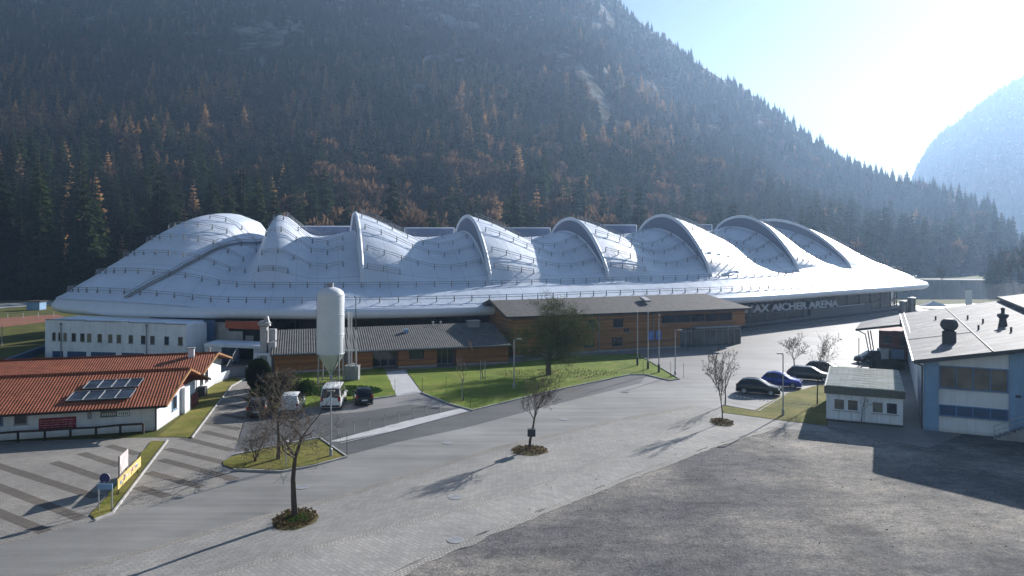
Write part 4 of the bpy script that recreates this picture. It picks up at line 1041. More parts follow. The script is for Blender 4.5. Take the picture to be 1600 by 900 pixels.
rgb = random.Random(4); b = MB()
qa, qb = oh + l_ * facepx(61) + nf * .065, oh + l_ * facepx(119) + nf * .065
for r_ in range(4):
    x_ = .04
    while x_ < .93:
        w_ = rgb.uniform(.02, .06); b.box(qa.lerp(qb, x_) + Z * (.72 + r_ * .17), (qb - qa) * w_, nf * .01, Z * rgb.uniform(.03, .09)); x_ += w_ + rgb.uniform(.01, .04)
b.build('banner_print', 'pinkdim', bn)
sg, _, _ = onwall(157, 203, 1.25, 1.72, 'house_sign', 'whitewall'); tag(sg, 'narrow grey and white sign on the white house wall near its right corner', 'sign')
b = MB(); qa, qb = oh + l_ * facepx(157) + nf * .06, oh + l_ * facepx(203) + nf * .06
b.box(qa + Z * 1.27, (qb - qa) * .57, nf * .01, Z * .43)
for s0, s1, z0, z1 in ((0, 1, 1.25, 1.29), (0, 1, 1.68, 1.72), (.985, 1, 1.25, 1.72)): b.box(qa.lerp(qb, s0) + Z * z0, (qb - qa) * (s1 - s0), nf * .012, Z * (z1 - z0))
b.build('sign_field', 'signgrey', sg)
b = MB()
for k in range(8): b.box(qa.lerp(qb, .05 + k * .062) + nf * .012 + Z * 1.38, (qb - qa) * .03, nf * .01, Z * .2)
b.build('sign_letters_left', 'whitewall', sg); b = MB()
for k in range(5): b.box(qa.lerp(qb, .64 + k * .066) + nf * .0 + Z * 1.38, (qb - qa) * .028, nf * .012, Z * .2)
b.build('sign_letters_right', 'signgrey', sg)
onwall(137, 143, 1.2, 1.7, 'vent_grille', 'gutter', .06, h1); 
window(h1, oh + l_ * facepx(22), -l_, nf, 0, 1.1, .85, .8, 1, 'gutter', 'glass')
window(h1, oh + l_ * facepx(-8), -l_, nf, 0, 1.1, .5, .9, 1, 'blue', 'glass')
b = MB(); b.path([E0 + l_ * .3 - Z * .1, oh - pr * .1 + l_ * .05 + Z * 1.7, oh - pr * .1 + l_ * .05], .05, 6); b.build('downpipe', 'darksteel', h1)
gx = V(pr.y, -pr.x)   # right-facing normal of the gable
b = MB(); b.box(oh + pr * 5.6, gx * .35, pr * 1.6, Z * 2.2); b.build('gable_pier', 'whitewall', h1)
b = MB(); b.box(oh + pr * 7.3, gx * .3, pr * 2.3, Z * 1.1); b.build('red_boarding', 'redboard', h1)
window(h1, oh + pr * 3.4, pr, gx, 0, .75, 1.1, 1.15, 1, 'paleblue', 'glass'); window(h1, oh + pr * 7.4, pr, gx, 0, 1.2, .9, .8, 1, 'white', 'glass')
window(h1, oh + pr * 1.2, pr, gx, 0, 1.75, .9, .3, 1, 'whitewall', 'curtain')
h2 = thing('rear_red_roofed_house', 'second white house with red tile roof and a chimney behind the first', 'house')
oq = V(-30.1, 69.9); E2, R2, _, _ = tiled(h2, oq, 19, 9.0, 2.35, 3.55, .8, .9, gable='whitewall')
b = MB(); q = R2 + l_ * 2.3 - pr * .8 - Z * .5; b.cbox(q, .55, .55, 1.1, R(16.9)); b.build('chimney', 'whitewall', h2); b = MB(); b.cbox(q + Z * 1.1, .7, .7, .1, R(16.9)); b.build('chimney_cap', 'gutter', h2)
b = MB(); b.lathe(R2 + l_ * .9 + pr * .2, [(.12, -.1), (.12, .35), (.2, .36), (.2, .48), (.02, .55)], 10); b.build('flue', 'galv', h2)
for u in (1.6, 3.3): window(h2, oq + pr * u, pr, gx, 0, .8, .75, 1.3, 1, 'darkwood', 'glass')
b = MB(); b.path([E2 + l_ * .4 - Z * .1, oq + gx * .1 + Z * 1.8, oq + gx * .1], .05, 6); b.build('downpipe', 'darksteel', h2)
b = MB(); b.cbox(oq + pr * .6 + gx * .5, .7, .6, .9); o = b.build('cabinet_box', 'darksteel'); tag(o, 'dark box standing against the rear red-roofed house', 'box')
# railing before the house
rl = thing('parking_railing', 'low dark wooden rail in front of the white house', 'railing')
rr = [G(x_, y_) for x_, y_ in ((-60, 697), (-20, 695), (28, 691), (70, 689), (110, 686), (150, 684), (188, 680), (224, 678))]
for i, q in enumerate(rr): b = MB(); b.cbox(q, .12, .12, .78); b.build('post', 'darkwood', rl)
b = MB()
for a, e in zip(rr, rr[1:]): b.box(a + Z * .7 - V(0, .05), e - a, V(0, .1), Z * .14)
b.build('rail', 'darkwood', rl)
# retaining wall, track, meadow, hut, parasol, storage things at the far left
b = MB(); a, e = G(-80, 606), G(72, 548); b.box(a, e - a, V(.4, .4), Z * .9); o = b.build('retaining_wall', 'darkblue'); tag(o, 'dark retaining wall left of the white annex', 'wall')
sheet('running_track', [(-300, 503), (0, 497), (90, 491), (110, 498), (0, 512), (-300, 520)], .01, 'track'); sheet('track_strip', [(-300, 478), (0, 474), (80, 470), (85, 476), (0, 482), (-300, 488)], .01, 'concrete')
ht = thing('hut', 'small pale hut at the edge of the forest on the far left', 'hut'); b = MB(); q = G(57, 484); b.cbox(q, 3.0, 2.5, 1.9); b.build('wall', 'paleblue', ht); b = MB(); b.cbox(q + Z * 1.9, 3.6, 3.0, .2); b.build('roof', 'darkwood', ht)
fc = thing('track_fence', 'thin rail fence beside the running track on the far left', 'fence'); b = MB(); qs = [G(-60 + 24 * i, 500 - i * .9) for i in range(7)]
for q in qs: b.tube(q, q + Z * 1.0, .05, .05, 4)
b.build('posts', 'galv', fc); b = MB(); b.path([q + Z * 1 for q in qs], .04, 4); b.path([q + Z * .5 for q in qs], .03, 4); b.build('rails', 'galv', fc)
b = MB(); q = G(3, 540); b.tube(q, q + Z * 3, .07, .05, 6); o = b.build('white_post', 'galv'); tag(o, 'pale post standing at the left edge of the meadow', 'post')
pa_ = thing('parasol', 'open pale patterned parasol behind the red-roofed house', 'parasol', (-46.6, 69, 0)); b = MB(); b.lathe((0, 0, 0), [(2.3, 2.35), (2.32, 2.45), (1.2, 2.95), (.05, 3.4)], 8); b.build('canopy', 'umbrella', pa_); b = MB(); b.tube((0, 0, 0), (0, 0, 3.4), .04, .04, 8); b.build('pole', 'galv', pa_)

# right-hand building ----------------------------------------------------------
a4 = V(.449, .893); b4 = V(.893, -.449); o4 = V(30.9, 56.6)
rb_ = thing('slate_roofed_building', 'pale blue and white building with large frosted slate roof at the right edge', 'building')
W4, D4 = 11.0, 46.0
w0 = o4 + a4 * 1.0 + b4 * .7   # wall corner under the overhang
b = MB(); wl = W4
b.face([w0, w0 + b4 * wl, w0 + b4 * wl + Z * (5.3 + .187 * (wl + .7)), w0 + Z * 5.4]); wall_quad(b, w0 + a4 * (D4 - 2), w0, 0, 5.4)
wall_quad(b, w0 + b4 * wl, w0 + b4 * wl + a4 * (D4 - 2), 0, 7.4); wall_quad(b, w0 + b4 * wl + a4 * (D4 - 2), w0 + a4 * (D4 - 2), 0, 5.5); b.build('wall', 'whitewall', rb_)
b = MB(); b.slab([o4 + Z * 5.5, o4 + b4 * 11.6 + Z * 7.67, o4 + b4 * 11.6 + a4 * D4 + Z * 7.67, o4 + a4 * D4 + Z * 5.5], .22); b.build('roof', 'slate', rb_)
b = MB(); b.path([o4 + Z * 5.4 - b4 * .07, o4 + a4 * D4 + Z * 5.4 - b4 * .07], .09, 6); b.path([o4 + Z * 5.45 + b4 * .4, o4 + a4 * D4 + Z * 5.62 + b4 * .4], .06, 4); b.build('gutter', 'galv', rb_)
b = MB(); b.box(o4 + Z * 5.2 - a4 * .02, b4 * 11.6 + Z * 2.17, -a4 * .08, Z * .32); b.build('fascia', 'darksteel', rb_)
b = MB(); b.path([o4 + b4 * 5.15 + Z * 6.5, o4 + b4 * 5.15 + a4 * D4 + Z * 6.5], .05, 4); b.build('roof_seam', 'darksteel', rb_)
b = MB(); b.path([o4 + a4 * 14 + Z * 5.55, o4 + a4 * 14 + b4 * 5.15 + Z * 6.52], .035, 4); b.build('roof_seam', 'darksteel', rb_)
n4 = -a4
for u, wd in ((0, 1.0), (5.55, 1.0)): b = MB(); b.box(w0 + b4 * u + n4 * .003, b4 * wd, n4 * .12, Z * (5.35 + .187 * u)); b.build('pilaster', 'paleblue', rb_)
window(rb_, w0, b4, n4, 1.05, 3.35, 4.45, 1.75, 4, 'blue', 'curtain', .08)
window(rb_, w0, b4, n4, 1.05, 1.25, 4.45, .85, 4, 'blue', 'darkblue', .08)
window(rb_, w0, b4, n4, 6.6, 2.2, 3.8, 3.7, 3, 'blue', 'curtain', .08)
b = MB(); b.path([o4 + Z * 5.3 + b4 * .1, w0 + Z * 5.0 + n4 * .25 - b4 * .1, w0 + n4 * .15 - b4 * .12 + Z * .1], .06, 6); b.build('downpipe', 'darksteel', rb_)
b = MB(); b.cbox(w0 + b4 * 6.1 + n4 * .25 + Z * 3.1, .25, .25, .15); b.build('wall_lamp', 'darksteel', rb_)
# upper roof
b = MB(); q = o4 + b4 * 10.9 + Z * 8.0 + a4 * .5; b.slab([q, q + b4 * 14 + Z * 2.4, q + b4 * 14 + Z * 2.4 + a4 * D4, q + a4 * D4], .25); b.build('upper_roof', 'slate', rb_)
b = MB(); q = o4 + b4 * 11.6 + a4 * 1; b.box(q, b4 * 12, a4 * (D4 - 2), Z * 7.8); b.build('upper_wall', 'whitewall', rb_)
b = MB(); q = o4 + b4 * 10.85 + Z * 8.0; b.path([q, q + a4 * D4], .12, 5); b.build('upper_gutter', 'darksteel', rb_)
def rp4(px, py):
    # point on the sloping slate roof seen at a pixel, from the plane equation
    dx, dy, dz = (px - 800) / F, 1, -(py - HY) / F; n_ = Vector((-.187 * b4.x, -.187 * b4.y, 1)); p0 = o4 + Z * 5.5
    t = n_.dot(p0 - Vector((0, 0, CAMZ))) / n_.dot(Vector((dx, dy, dz))); return Vector((dx * t, dy * t, CAMZ + dz * t))
q = rp4(1483, 536); b = MB(); b.cbox(q - Z * .2, 1.0, .9, 1.25, R(-26.7)); b.build('chimney_shaft', 'darksteel', rb_)
b = MB(); b.lathe(q + Z * .95, [(.3, 0), (.62, .35), (.72, .6), (.6, .95), (.4, 1.1), (.02, 1.12)], 8); b.build('chimney_cowl', 'darksteel', rb_)
q = rp4(1567, 510); b = MB(); b.lathe(q, [(.4, -.1), (.3, .5), (.28, .7), (.48, .95), (.42, 1.15), (.15, 1.25), (.15, 1.5), (.2, 1.65), (.02, 1.75)], 10); b.build('roof_cowl', 'darksteel', rb_)
for px, py in ((1462, 500), (1512, 499), (1536, 505), (1529, 515), (1580, 519)): q = rp4(px, py); b = MB(); b.tube(q - Z * .1, q + Z * .45, .09, .09, 7); b.build('vent_pipe', 'black', rb_)
# outside stair and rail
b = MB(); q = w0 + b4 * 4.6 + n4 * 1.0
for i in range(12): b.box(q + b4 * (.32 * i), b4 * .34, -n4 * .9, Z * (.16 * (i + 1)))
b.build('stair', 'concrete', rb_)
b = MB(); q = w0 + b4 * 4.5 + n4 * 1.05
for i in range(5): b.tube(q + b4 * i + Z * (.5 * i), q + b4 * i + Z * (.5 * i + 1), .03, .03, 5)
b.path([q + Z, q + b4 * 4 + Z * 3], .035, 5); b.path([q + Z * .6, q + b4 * 4 + Z * 2.6], .025, 5); b.build('stair_rail', 'galv', rb_)
# porch wing with dark red boards
pw = thing('porch_wing', 'dark red boarded kiosk under a projecting grey roof behind the container', 'kiosk')
oq = o4 + a4 * 31
b = MB(); q = G(1373, 560); b.box(V(q.x, q.y), b4 * 4.2, a4 * 6, Z * 3.6); b.build('wall', 'redboard', pw); kq = V(q.x, q.y)
def P3(px, py, h): return G(px, py, h)
b = MB(); b.slab([P3(1337, 514, 4.6), P3(1415, 506, 5.2), P3(1405, 491.5, 5.5), P3(1345, 503, 4.6)], .25); b.build('roof', 'slate', pw)
b = MB(); b.path([P3(1337, 515, 4.6), P3(1415, 507, 5.2)], .12, 5); b.build('gutter', 'darkwood', pw)
window(pw, kq, b4, n4, .5, 2.0, .9, .9, 1, 'darkwood', 'glass'); window(pw, kq, b4, n4, 2.4, 1.7, 1.0, 1.2, 1, 'darkwood', 'glass')
for px in (1359, 1363):
    b = MB(); a = P3(px - 3, 517, 4.4); b.tube(G(px + 3, 552), a, .08, .08, 6); b.build('post', 'darksteel', pw)
b = MB(); b.path([P3(1338, 515, 4.5), P3(1352, 522, 4.1), P3(1358, 552, 1.2)], .07, 6); b.build('downpipe', 'gutter', pw)
b = MB(); a = G(1342, 572); b.tube(a, V(a.x, a.y, 3.4), .05, .05, 6); o = b.build('thin_pole', 'darksteel'); tag(o, 'thin dark pole behind the container roof', 'pole')
b = MB(); q = G(1381, 566); b.cbox(q + Z * .1, 1.2, 1.1, 1.6); o = b.build('white_bin', 'carwhite'); tag(o, 'bright white-topped box before the dark red kiosk', 'box')
b = MB(); q = G(1397, 566); b.cbox(q + Z * .1, 1.9, 1.1, 1.5); o = b.build('blue_container', 'paleblue'); tag(o, 'pale blue-topped box beside the dark red kiosk', 'box')
b = MB(); q = G(1386, 578); b.cbox(q, 3.8, .8, 1.2); o = b.build('hedge', 'leafdark'); tag(o, 'dark trimmed hedge below the kiosk', 'hedge')
# site container
ct = thing('site_container', 'white flat-roofed container cabin with frosted ribbed roof on the edge of the gravel lot', 'container')
c0 = G(1291, 657); c1 = G(1411, 668); dc = (c1 - c0).normalized(); ac = V(-dc.y, dc.x); Lc = (c1 - c0).length; Dc = 10.2
b = MB(); 
for a, e in ((c0, c1), (c1, c1 + ac * Dc), (c1 + ac * Dc, c0 + ac * Dc), (c0 + ac * Dc, c0)): wall_quad(b, a, e, .08, 2.4)
b.build('wall', 'white', ct)
b = MB(); b.box(c0 - dc * .12 - ac * .35 + Z * 2.28, dc * (Lc + .24), ac * .08, Z * .62); b.box(c1 + dc * .06 - ac * .35 + Z * 2.28, dc * .08, ac * (Dc + .4), Z * .62); b.box(c0 - dc * .14 - ac * .35 + Z * 2.28, dc * .08, ac * (Dc + .4), Z * .62); b.build('fascia', 'olive', ct)
b = MB(); b.slab([c0 - dc * .12 - ac * .35 + Z * 2.92, c1 + dc * .12 - ac * .35 + Z * 2.92, c1 + dc * .12 + ac * Dc + Z * 3.0, c0 - dc * .12 + ac * Dc + Z * 3.0], .08)
for i in range(26):
    q = c0 - ac * .3 + ac * (i * .4) + Z * (2.92 + .003 * i); b.box(q, dc * Lc, ac * .12, Z * .07)
b.build('roof', 'ribroof', ct)
for u in (.55, 1.55, 3.35, 4.35): window(ct, c0, dc, -ac, u, .95, .85, .95, 1, 'white', 'curtain' if u != 4.35 else 'glass', .05)
b = MB(); b.box(c0 - ac * .03, dc * Lc, ac * .03, Z * .16); b.build('base_rail', 'darksteel', ct)
b = MB()
for k in range(1, 6): b.box(c0 + dc * (Lc * k / 6) - ac * .012, dc * .03, ac * .02, Z * 2.3)
b.build('panel_joints', 'gutter', ct)

# ------------------------------------------------------------------ cars
def make_car(label, paint, L=4.1, W=1.72, H=1.46, kind='hatch', name='parked_car', group='cars parked around the lawns'):
    t = thing(name, label, 'van' if kind == 'van' else 'car', group=group)
    hw = W / 2; zb = .2
    if kind == 'van':   # x, shoulder z, top z, top half-width factor, plan factor
        S = [(-L/2, .75, .80, .9, .93), (-L/2 + .06, 1.0, 1.05, .9, .97), (-L/2 + .22, 1.02, H - .08, .84, 1), (-L/2 + .7, 1.02, H, .84, 1), (L/2 - 1.9, 1.02, H, .84, 1), (L/2 - 1.5, 1.02, H - .06, .82, 1), (L/2 - .75, 1.02, 1.1, .86, .99), (L/2 - .15, .8, .86, .85, .93), (L/2, .5, .55, .85, .86)]
        gl = [(2, 3, 's'), (3, 4, 's'), (4, 5, 's'), (5, 6, 's'), (5, 6, 't'), (1, 2, 't')]
    elif kind == 'estate':
        S = [(-L/2, .6, .65, .85, .9), (-L/2 + .08, .9, .95, .88, .97), (-L/2 + .5, .92, H - .08, .72, 1), (-L/2 + 1.0, .92, H, .74, 1), (L/2 - 2.3, .92, H, .74, 1), (L/2 - 2.0, .92, H - .05, .73, 1), (L/2 - 1.2, .90, .98, .84, 1), (L/2 - .2, .72, .78, .84, .94), (L/2, .45, .5, .8, .84)]
        gl = [(2, 3, 's'), (3, 4, 's'), (4, 5, 's'), (5, 6, 's'), (5, 6, 't'), (1, 2, 't')]
    else:
        S = [(-L/2, .6, .65, .85, .88), (-L/2 + .08, .88, .93, .88, .96), (-L/2 + .45, .92, H - .16, .72, 1), (-L/2 + 1.0, .92, H - .02, .74, 1), (L/2 - 2.4, .92, H, .74, 1), (L/2 - 1.95, .92, H - .07, .72, 1), (L/2 - 1.1, .88, .97, .84, 1), (L/2 - .2, .72, .78, .82, .92), (L/2, .42, .48, .8, .8)]
        gl = [(2, 3, 's'), (3, 4, 's'), (4, 5, 's'), (5, 6, 's'), (5, 6, 't'), (1, 2, 't')]
    def sec(s):
        x, zs, zt, wt, pf = s; h = hw * pf
        half = [(0, zb), (h * .9, zb), (h, zb + .18), (h * 1.0, zs * .75), (h * .97, zs), (h * wt, zt - .03), (h * wt * .9, zt), (0, zt + .02)]
        return [V(x, y_, z_) for y_, z_ in half] + [V(x, -y_, z_) for y_, z_ in reversed(half[1:-1])]
    rows = [sec(s) for s in S]; b = MB(); n = len(rows[0])
    for a, e in zip(rows, rows[1:]):
        for k in range(n): b.face([a[k], e[k], e[(k + 1) % n], a[(k + 1) % n]])
    b.face(rows[0][::-1]); b.face(rows[-1]); b.build('body', paint, t, smooth=True, sharp=32, weld=True)
    for i, j, k in gl:
        a, e = rows[i], rows[j]
        def quad(c0_, c1_, c2_, c3_, sh=.1):
            c = (c0_ + c1_ + c2_ + c3_) / 4; nrm = (c1_ - c0_).cross(c3_ - c0_).normalized()
            if nrm.dot(c - V(c.x * .6, 0, .6)) < 0: nrm = -nrm
            g_ = MB(); g_.face([q + (c - q) * sh + nrm * .012 for q in (c0_, c1_, c2_, c3_)]); return g_
        if k == 's':
            if abs(S[j][2] - S[i][2]) > .3 and i > 3: # front quarter
                quad(a[4], e[4], a[5].lerp(e[5], .08), a[5], .13).build('side_window', 'carglass', t); quad(a[n-4], e[n-4], a[n-5].lerp(e[n-5], .08), a[n-5], .13).build('side_window', 'carglass', t); continue
            quad(a[4], e[4], e[5], a[5]).build('side_window', 'carglass', t); quad(a[n - 4], e[n - 4], e[n - 5], a[n - 5]).build('side_window', 'carglass', t)
        else:
            quad(a[5 if i > 3 else 4], e[5] if i > 3 else e[5], e[n - 5], a[n - 5] if i > 3 else a[n - 4], .08).build('windscreen' if i > 3 else 'rear_window', 'carglass', t)
    for sx in (-L / 2 + .78, L / 2 - .82):
        for sy in (-1, 1):
            wl_ = thing('wheel', None, None, (sx, sy * (hw - .1), .31)); wl_.parent = t
            for nm, m_, r_, wd in (('tyre', 'black', .31, .2), ('rim', 'galv', .19, .215)):
                b = MB(); b.tube((0, -wd / 2, 0), (0, wd / 2, 0), r_, r_, 18); b.build(nm, m_, wl_)
    for sy in (-1, 1):
        b = MB(); b.cbox((L / 2 - .16, sy * hw * .62, .56), .14, .34, .15); b.build('headlight', 'lampglass', t)
        b = MB(); b.cbox((-L / 2 + .05, sy * hw * .8, .72), .1, .2, .22 if kind != 'van' else .4); b.build('tail_light', 'taillight', t)
        b = MB(); b.cbox((L / 2 - 1.75 if kind != 'van' else L / 2 - 1.3, sy * (hw + .08), .95), .12, .18, .12); b.build('mirror', paint, t)
    b = MB(); b.cbox((-L / 2 - .01, 0, .45), .03, .5, .11); b.build('number_plate', 'whitewall', t)
    b = MB(); b.cbox((-L / 2 + .02, 0, .25), .1, W * .84, .16); b.cbox((L / 2 - .05, 0, .22), .1, W * .72, .16); b.build('bumper_trim', 'black', t)
    return t
def park(car, px, py, deg, z=.0): q = G(px, py); car.location = (q.x, q.y, z); car.rotation_euler = (0, 0, R(deg))
park(make_car('dark green-grey hatchback parked nearest the slim tree by the kerb', 'cardark', H=1.48), 1186, 615, -28)
park(make_car('blue small hatchback parked between the dark ones', 'carblue', L=3.9, H=1.5), 1222, 604, -28)
park(make_car('dark grey estate car parked behind the two slim bare trees', 'cargrey', L=4.6, kind='estate'), 1266, 594, -28)
park(make_car('black car farthest back, half hidden beside the container roof', 'cardark', L=4.3), 1290, 585, -28)
park(make_car('white high-roofed van seen from behind below the silo', 'carwhite', L=4.7, W=1.84, H=1.95, kind='van', group=None, name='parked_van'), 522, 632, 96)
park(make_car('black small car parked right of the white van', 'cardark', L=3.7, W=1.65), 567, 628, 106)
park(make_car('white car parked left of the van behind bare branches', 'carwhite', L=4.2, H=1.6, kind='estate'), 457, 640, 98)
park(make_car('black car half hidden behind the bare tree at the left of the car park', 'cargrey', L=4.2), 407, 645, 100)
park(make_car('dark car with bright reflections under the porch of the kiosk', 'cardark', L=4.0), 1360, 566, 200)

# ------------------------------------------------------------------ bare trees
def bare_tree(name, label, px, py, H, spread, trunk_h, seed, r0, levels=4, kids_n=4, up=.35, m='twig', mt='bark', leafy=0, group=None, stems=1, at=None, twigr=.011, cat='tree', leafm='deadleaf', wide=None):
    rg = random.Random(seed); q = at or G(px, py); t = thing(name, label, cat, (q.x, q.y, 0), 0, group)
    tr = MB(); cr = MB(); lf = MB()
    def limb(b, p, d, L, r, lev):
        n = 4 if lev < 1 else 3; seg = L / n; pts_ = [p]
        for i in range(n):
            d = (d + Vector((rg.gauss(0, 1), rg.gauss(0, 1), rg.gauss(0, .7))) * (.10 + .05 * lev) + Vector((0, 0, up * .22 if lev > 0 else .02))).normalized()
            p2_ = p + d * seg; ra = r * (1 - .6 * i / n); rb2 = r * (1 - .6 * (i + 1) / n)
            (tr if lev == 0 else cr).tube(p, p2_, max(twigr, ra), max(twigr * .8, rb2), 6 if lev < 2 else 3, False)
            p = p2_; pts_.append((p, d, rb2))
            if lev == 0 and p.z < trunk_h: continue
            if lev < levels:
                for c in range(max(1, kids_n - (1 if i < n - 1 and lev > 0 else 0) - (1 if lev == levels - 1 and rg.random() < .4 else 0))):
                    a = rg.uniform(0, 6.28); s = d.orthogonal().normalized(); s = Matrix.Rotation(a, 3, d) @ s
                    dd = (d * rg.uniform(.5, .9) + s * rg.uniform(.55, 1.0) * spread + Vector((0, 0, up * .5))).normalized()
                    limb(b, p, dd, L * rg.uniform(.42, .68) * (1 if lev else .85), max(twigr, rb2 * rg.uniform(.45, .65)), lev + 1)
            elif leafy and rg.random() < leafy:
                s = d.orthogonal().normalized() * rg.uniform(.04, .09); c = d * rg.uniform(.05, .1); e = p + Vector((rg.uniform(-.1, .1), rg.uniform(-.1, .1), rg.uniform(-.15, .05)))
                lf.face([e - s, e + c, e + s, e - c])
    for st in range(stems):
        d0 = Vector((rg.uniform(-.04, .04), rg.uniform(-.04, .04), 1)) if stems == 1 else Vector((rg.uniform(-.5, .5), rg.uniform(-.5, .5), 1)).normalized()
        limb(tr, Vector((rg.uniform(-.1, .1) * (stems > 1), rg.uniform(-.1, .1) * (stems > 1), -.05)), d0, H * .62, r0, 0)
    # normalise the height
    zs = [v[2] for v in cr.v] or [1]; k = H / max(zs)
    kx = k * .5 + .5
    if wide: rs = sorted(math.hypot(v[0], v[1]) for v in cr.v); kx = wide / 2 / rs[int(len(rs) * .95)]
    for b in (cr, lf): b.v = [(x * kx, y * kx, z * k) for x, y, z in b.v]
    tr.v = [(x * kx, y * kx, z * k) if z > trunk_h else (x * kx, y * kx, z * k) for x, y, z in tr.v]
    if kx > 1.2: tr.v = tr.v
    tr.build('trunk', mt, t); cr.build('crown', m, t)
    if leafy: lf.build('dry_leaves', leafm, t)
    return t
bare_tree('bare_tree', 'nearest large bare tree in a round bed of leaves by the road', 461, 812, 7.9, 1.1, 2.4, 3, .17, levels=4, kids_n=3, up=.25, twigr=.006, wide=8.0)
bt2 = bare_tree('bare_tree', 'bare forked tree with a dark box on its trunk in the cobbled verge', 827, 703, 5.9, 1.0, 1.9, 12, .15, levels=4, kids_n=3, up=.5, twigr=.008, wide=4.0)
q = G(825, 703); bx_ = MB(); bx_.cbox((q.x + .24, q.y - .12, 1.0), .55, .42, .5); o = bx_.build('tree_box', 'darksteel'); tag(o, 'dark square box strapped to the trunk of the forked tree', 'box')
bare_tree('slim_tree', 'slim young tree with brown leaves in a small bed on the cobbled path', 1129, 660, 6.1, .6, 1.5, 21, .08, levels=3, kids_n=3, up=.5, leafy=.45, wide=3.0, twigr=.012)
bare_tree('slim_tree', 'slim young tree just behind the one on the cobbled path, by the kerb', 1133, 633, 5.0, .6, 1.2, 22, .08, levels=3, kids_n=2, up=.5, leafy=.5, wide=2.4, twigr=.012)
bare_tree('slim_tree', 'bare slim tree at the far edge of the parked cars, left of its pair', 1243, 590, 5.1, .7, 1.6, 23, .08, levels=3, kids_n=3, up=.4, leafy=.3, wide=3.0, twigr=.012)
bare_tree('slim_tree', 'taller bare tree on the grass in front of the estate car', 1277, 632, 6.6, .75, 2.6, 24, .09, levels=3, kids_n=3, up=.4, leafy=.3, wide=3.8, twigr=.012)
bare_tree('sapling', 'small bare sapling before the white container wall', 1345, 663, 2.9, .8, .9, 25, .05, levels=3, kids_n=2, up=.4, twigr=.009)
bare_tree('broad_tree', 'broad tree with dense green-brown twigs on the lawn before the timber hall', 857, 586, 9.6, 1.4, 1.2, 31, .30, levels=4, kids_n=4, up=.3, m='twiggreen', twigr=.010, leafy=.04, wide=9.2, leafm='twiggreen')
bare_tree('sapling', 'thin staked sapling on the lawn right of the footpath', 725, 626, 4.2, .45, 1.8, 32, .05, levels=3, kids_n=2, up=.7, twigr=.010)
bare_tree('sapling', 'staked sapling close to the timber wing door', 755, 593, 4.6, .4, 2.2, 33, .05, levels=3, kids_n=2, up=.7, twigr=.010)
bare_tree('bare_tree', 'bare tree on the grass island behind the nearest tree', 434, 718, 5.9, .9, 1.8, 34, .12, wide=5, levels=4, kids_n=2, up=.4, twigr=.012)
bare_tree('bare_shrub', 'low spreading bare shrub at the left tip of the grass island', 398, 722, 2.9, 1.2, .2, 35, .05, levels=3, kids_n=2, up=.1, stems=4, twigr=.010, cat='shrub')
bare_tree('bare_shrub', 'tall tangled brown shrub left of the silo lawn', 440, 622, 2.9, 1.1, .3, 36, .06, levels=3, kids_n=3, up=.3, stems=7, twigr=.013, leafy=.2, cat='shrub', m='twig')
bare_tree('bare_shrub', 'smaller tangled shrub between the parked cars and the conifer', 415, 640, 2.2, 1.2, .2, 37, .06, levels=3, kids_n=4, up=.3, stems=6, twigr=.014, leafy=.6, leafm='leafdark', cat='shrub')
bare_tree('bare_shrub', 'low leafy shrub at the foot of the silo lawn', 478, 618, 1.6, 1.2, .1, 38, .05, levels=3, kids_n=4, up=.3, stems=6, twigr=.014, leafy=.9, leafm='leaf', cat='shrub')
# dark yew
y_ = thing('yew', 'dark rounded yew bush beside the paved drive', 'bush', G(404, 607)); rg = random.Random(2); b = MB()
for _ in range(4500):
    d = Vector((rg.gauss(0, 1), rg.gauss(0, 1), rg.gauss(0, 1))).normalized(); r_ = rg.uniform(.55, 1.08); c = Vector((d.x * 1.15 * r_, d.y * 1.15 * r_, 1.45 + d.z * 1.45 * r_)); s = d.orthogonal().normalized() * .11; u = (d + Vector((0, 0, .6))).normalized() * .16; b.face([c - s, c + s, c + u])
b.build('foliage', 'leafdark', y_); b = MB(); b.tube((0, 0, 0), (0, 0, 1.6), .12, .08, 6); b.build('trunk', 'bark', y_)
# forest-edge trees that stand out: pale birch behind the dome
bare_tree('birch', 'pale leafless birch rising behind the left dome of the arena', 0, 0, 20, .5, 9, 41, .2, wide=5, levels=3, kids_n=2, up=.6, m='birch', mt='birch', at=V((285 - 800) / F * 205, 205), twigr=.05)
bare_tree('birch', 'pale sunlit tree standing alone beyond the right end of the arena', 0, 0, 9, .7, 3, 42, .2, levels=3, kids_n=4, up=.5, m='birch', mt='birch', at=V((1402 - 800) / F * 240, 240), twigr=.06, leafy=.6)
for i, (px, Y_, H_) in enumerate(((1475, 250, 9), (1585, 220, 15), (1597, 205, 18), (1560, 260, 12))):
    bare_tree('valley_tree', ['thin dark bare tree beyond the frosted roof, leftmost of the far ones', 'tall bare tree at the right edge behind the upper roof', 'tallest bare tree at the right frame edge', 'shorter bare tree left of the two tall ones at the right edge'][i], 0, 0, H_, .6, 3, 50 + i, .14, levels=3, kids_n=3, up=.6, at=V((px - 800) / F * Y_, Y_), twigr=.04)

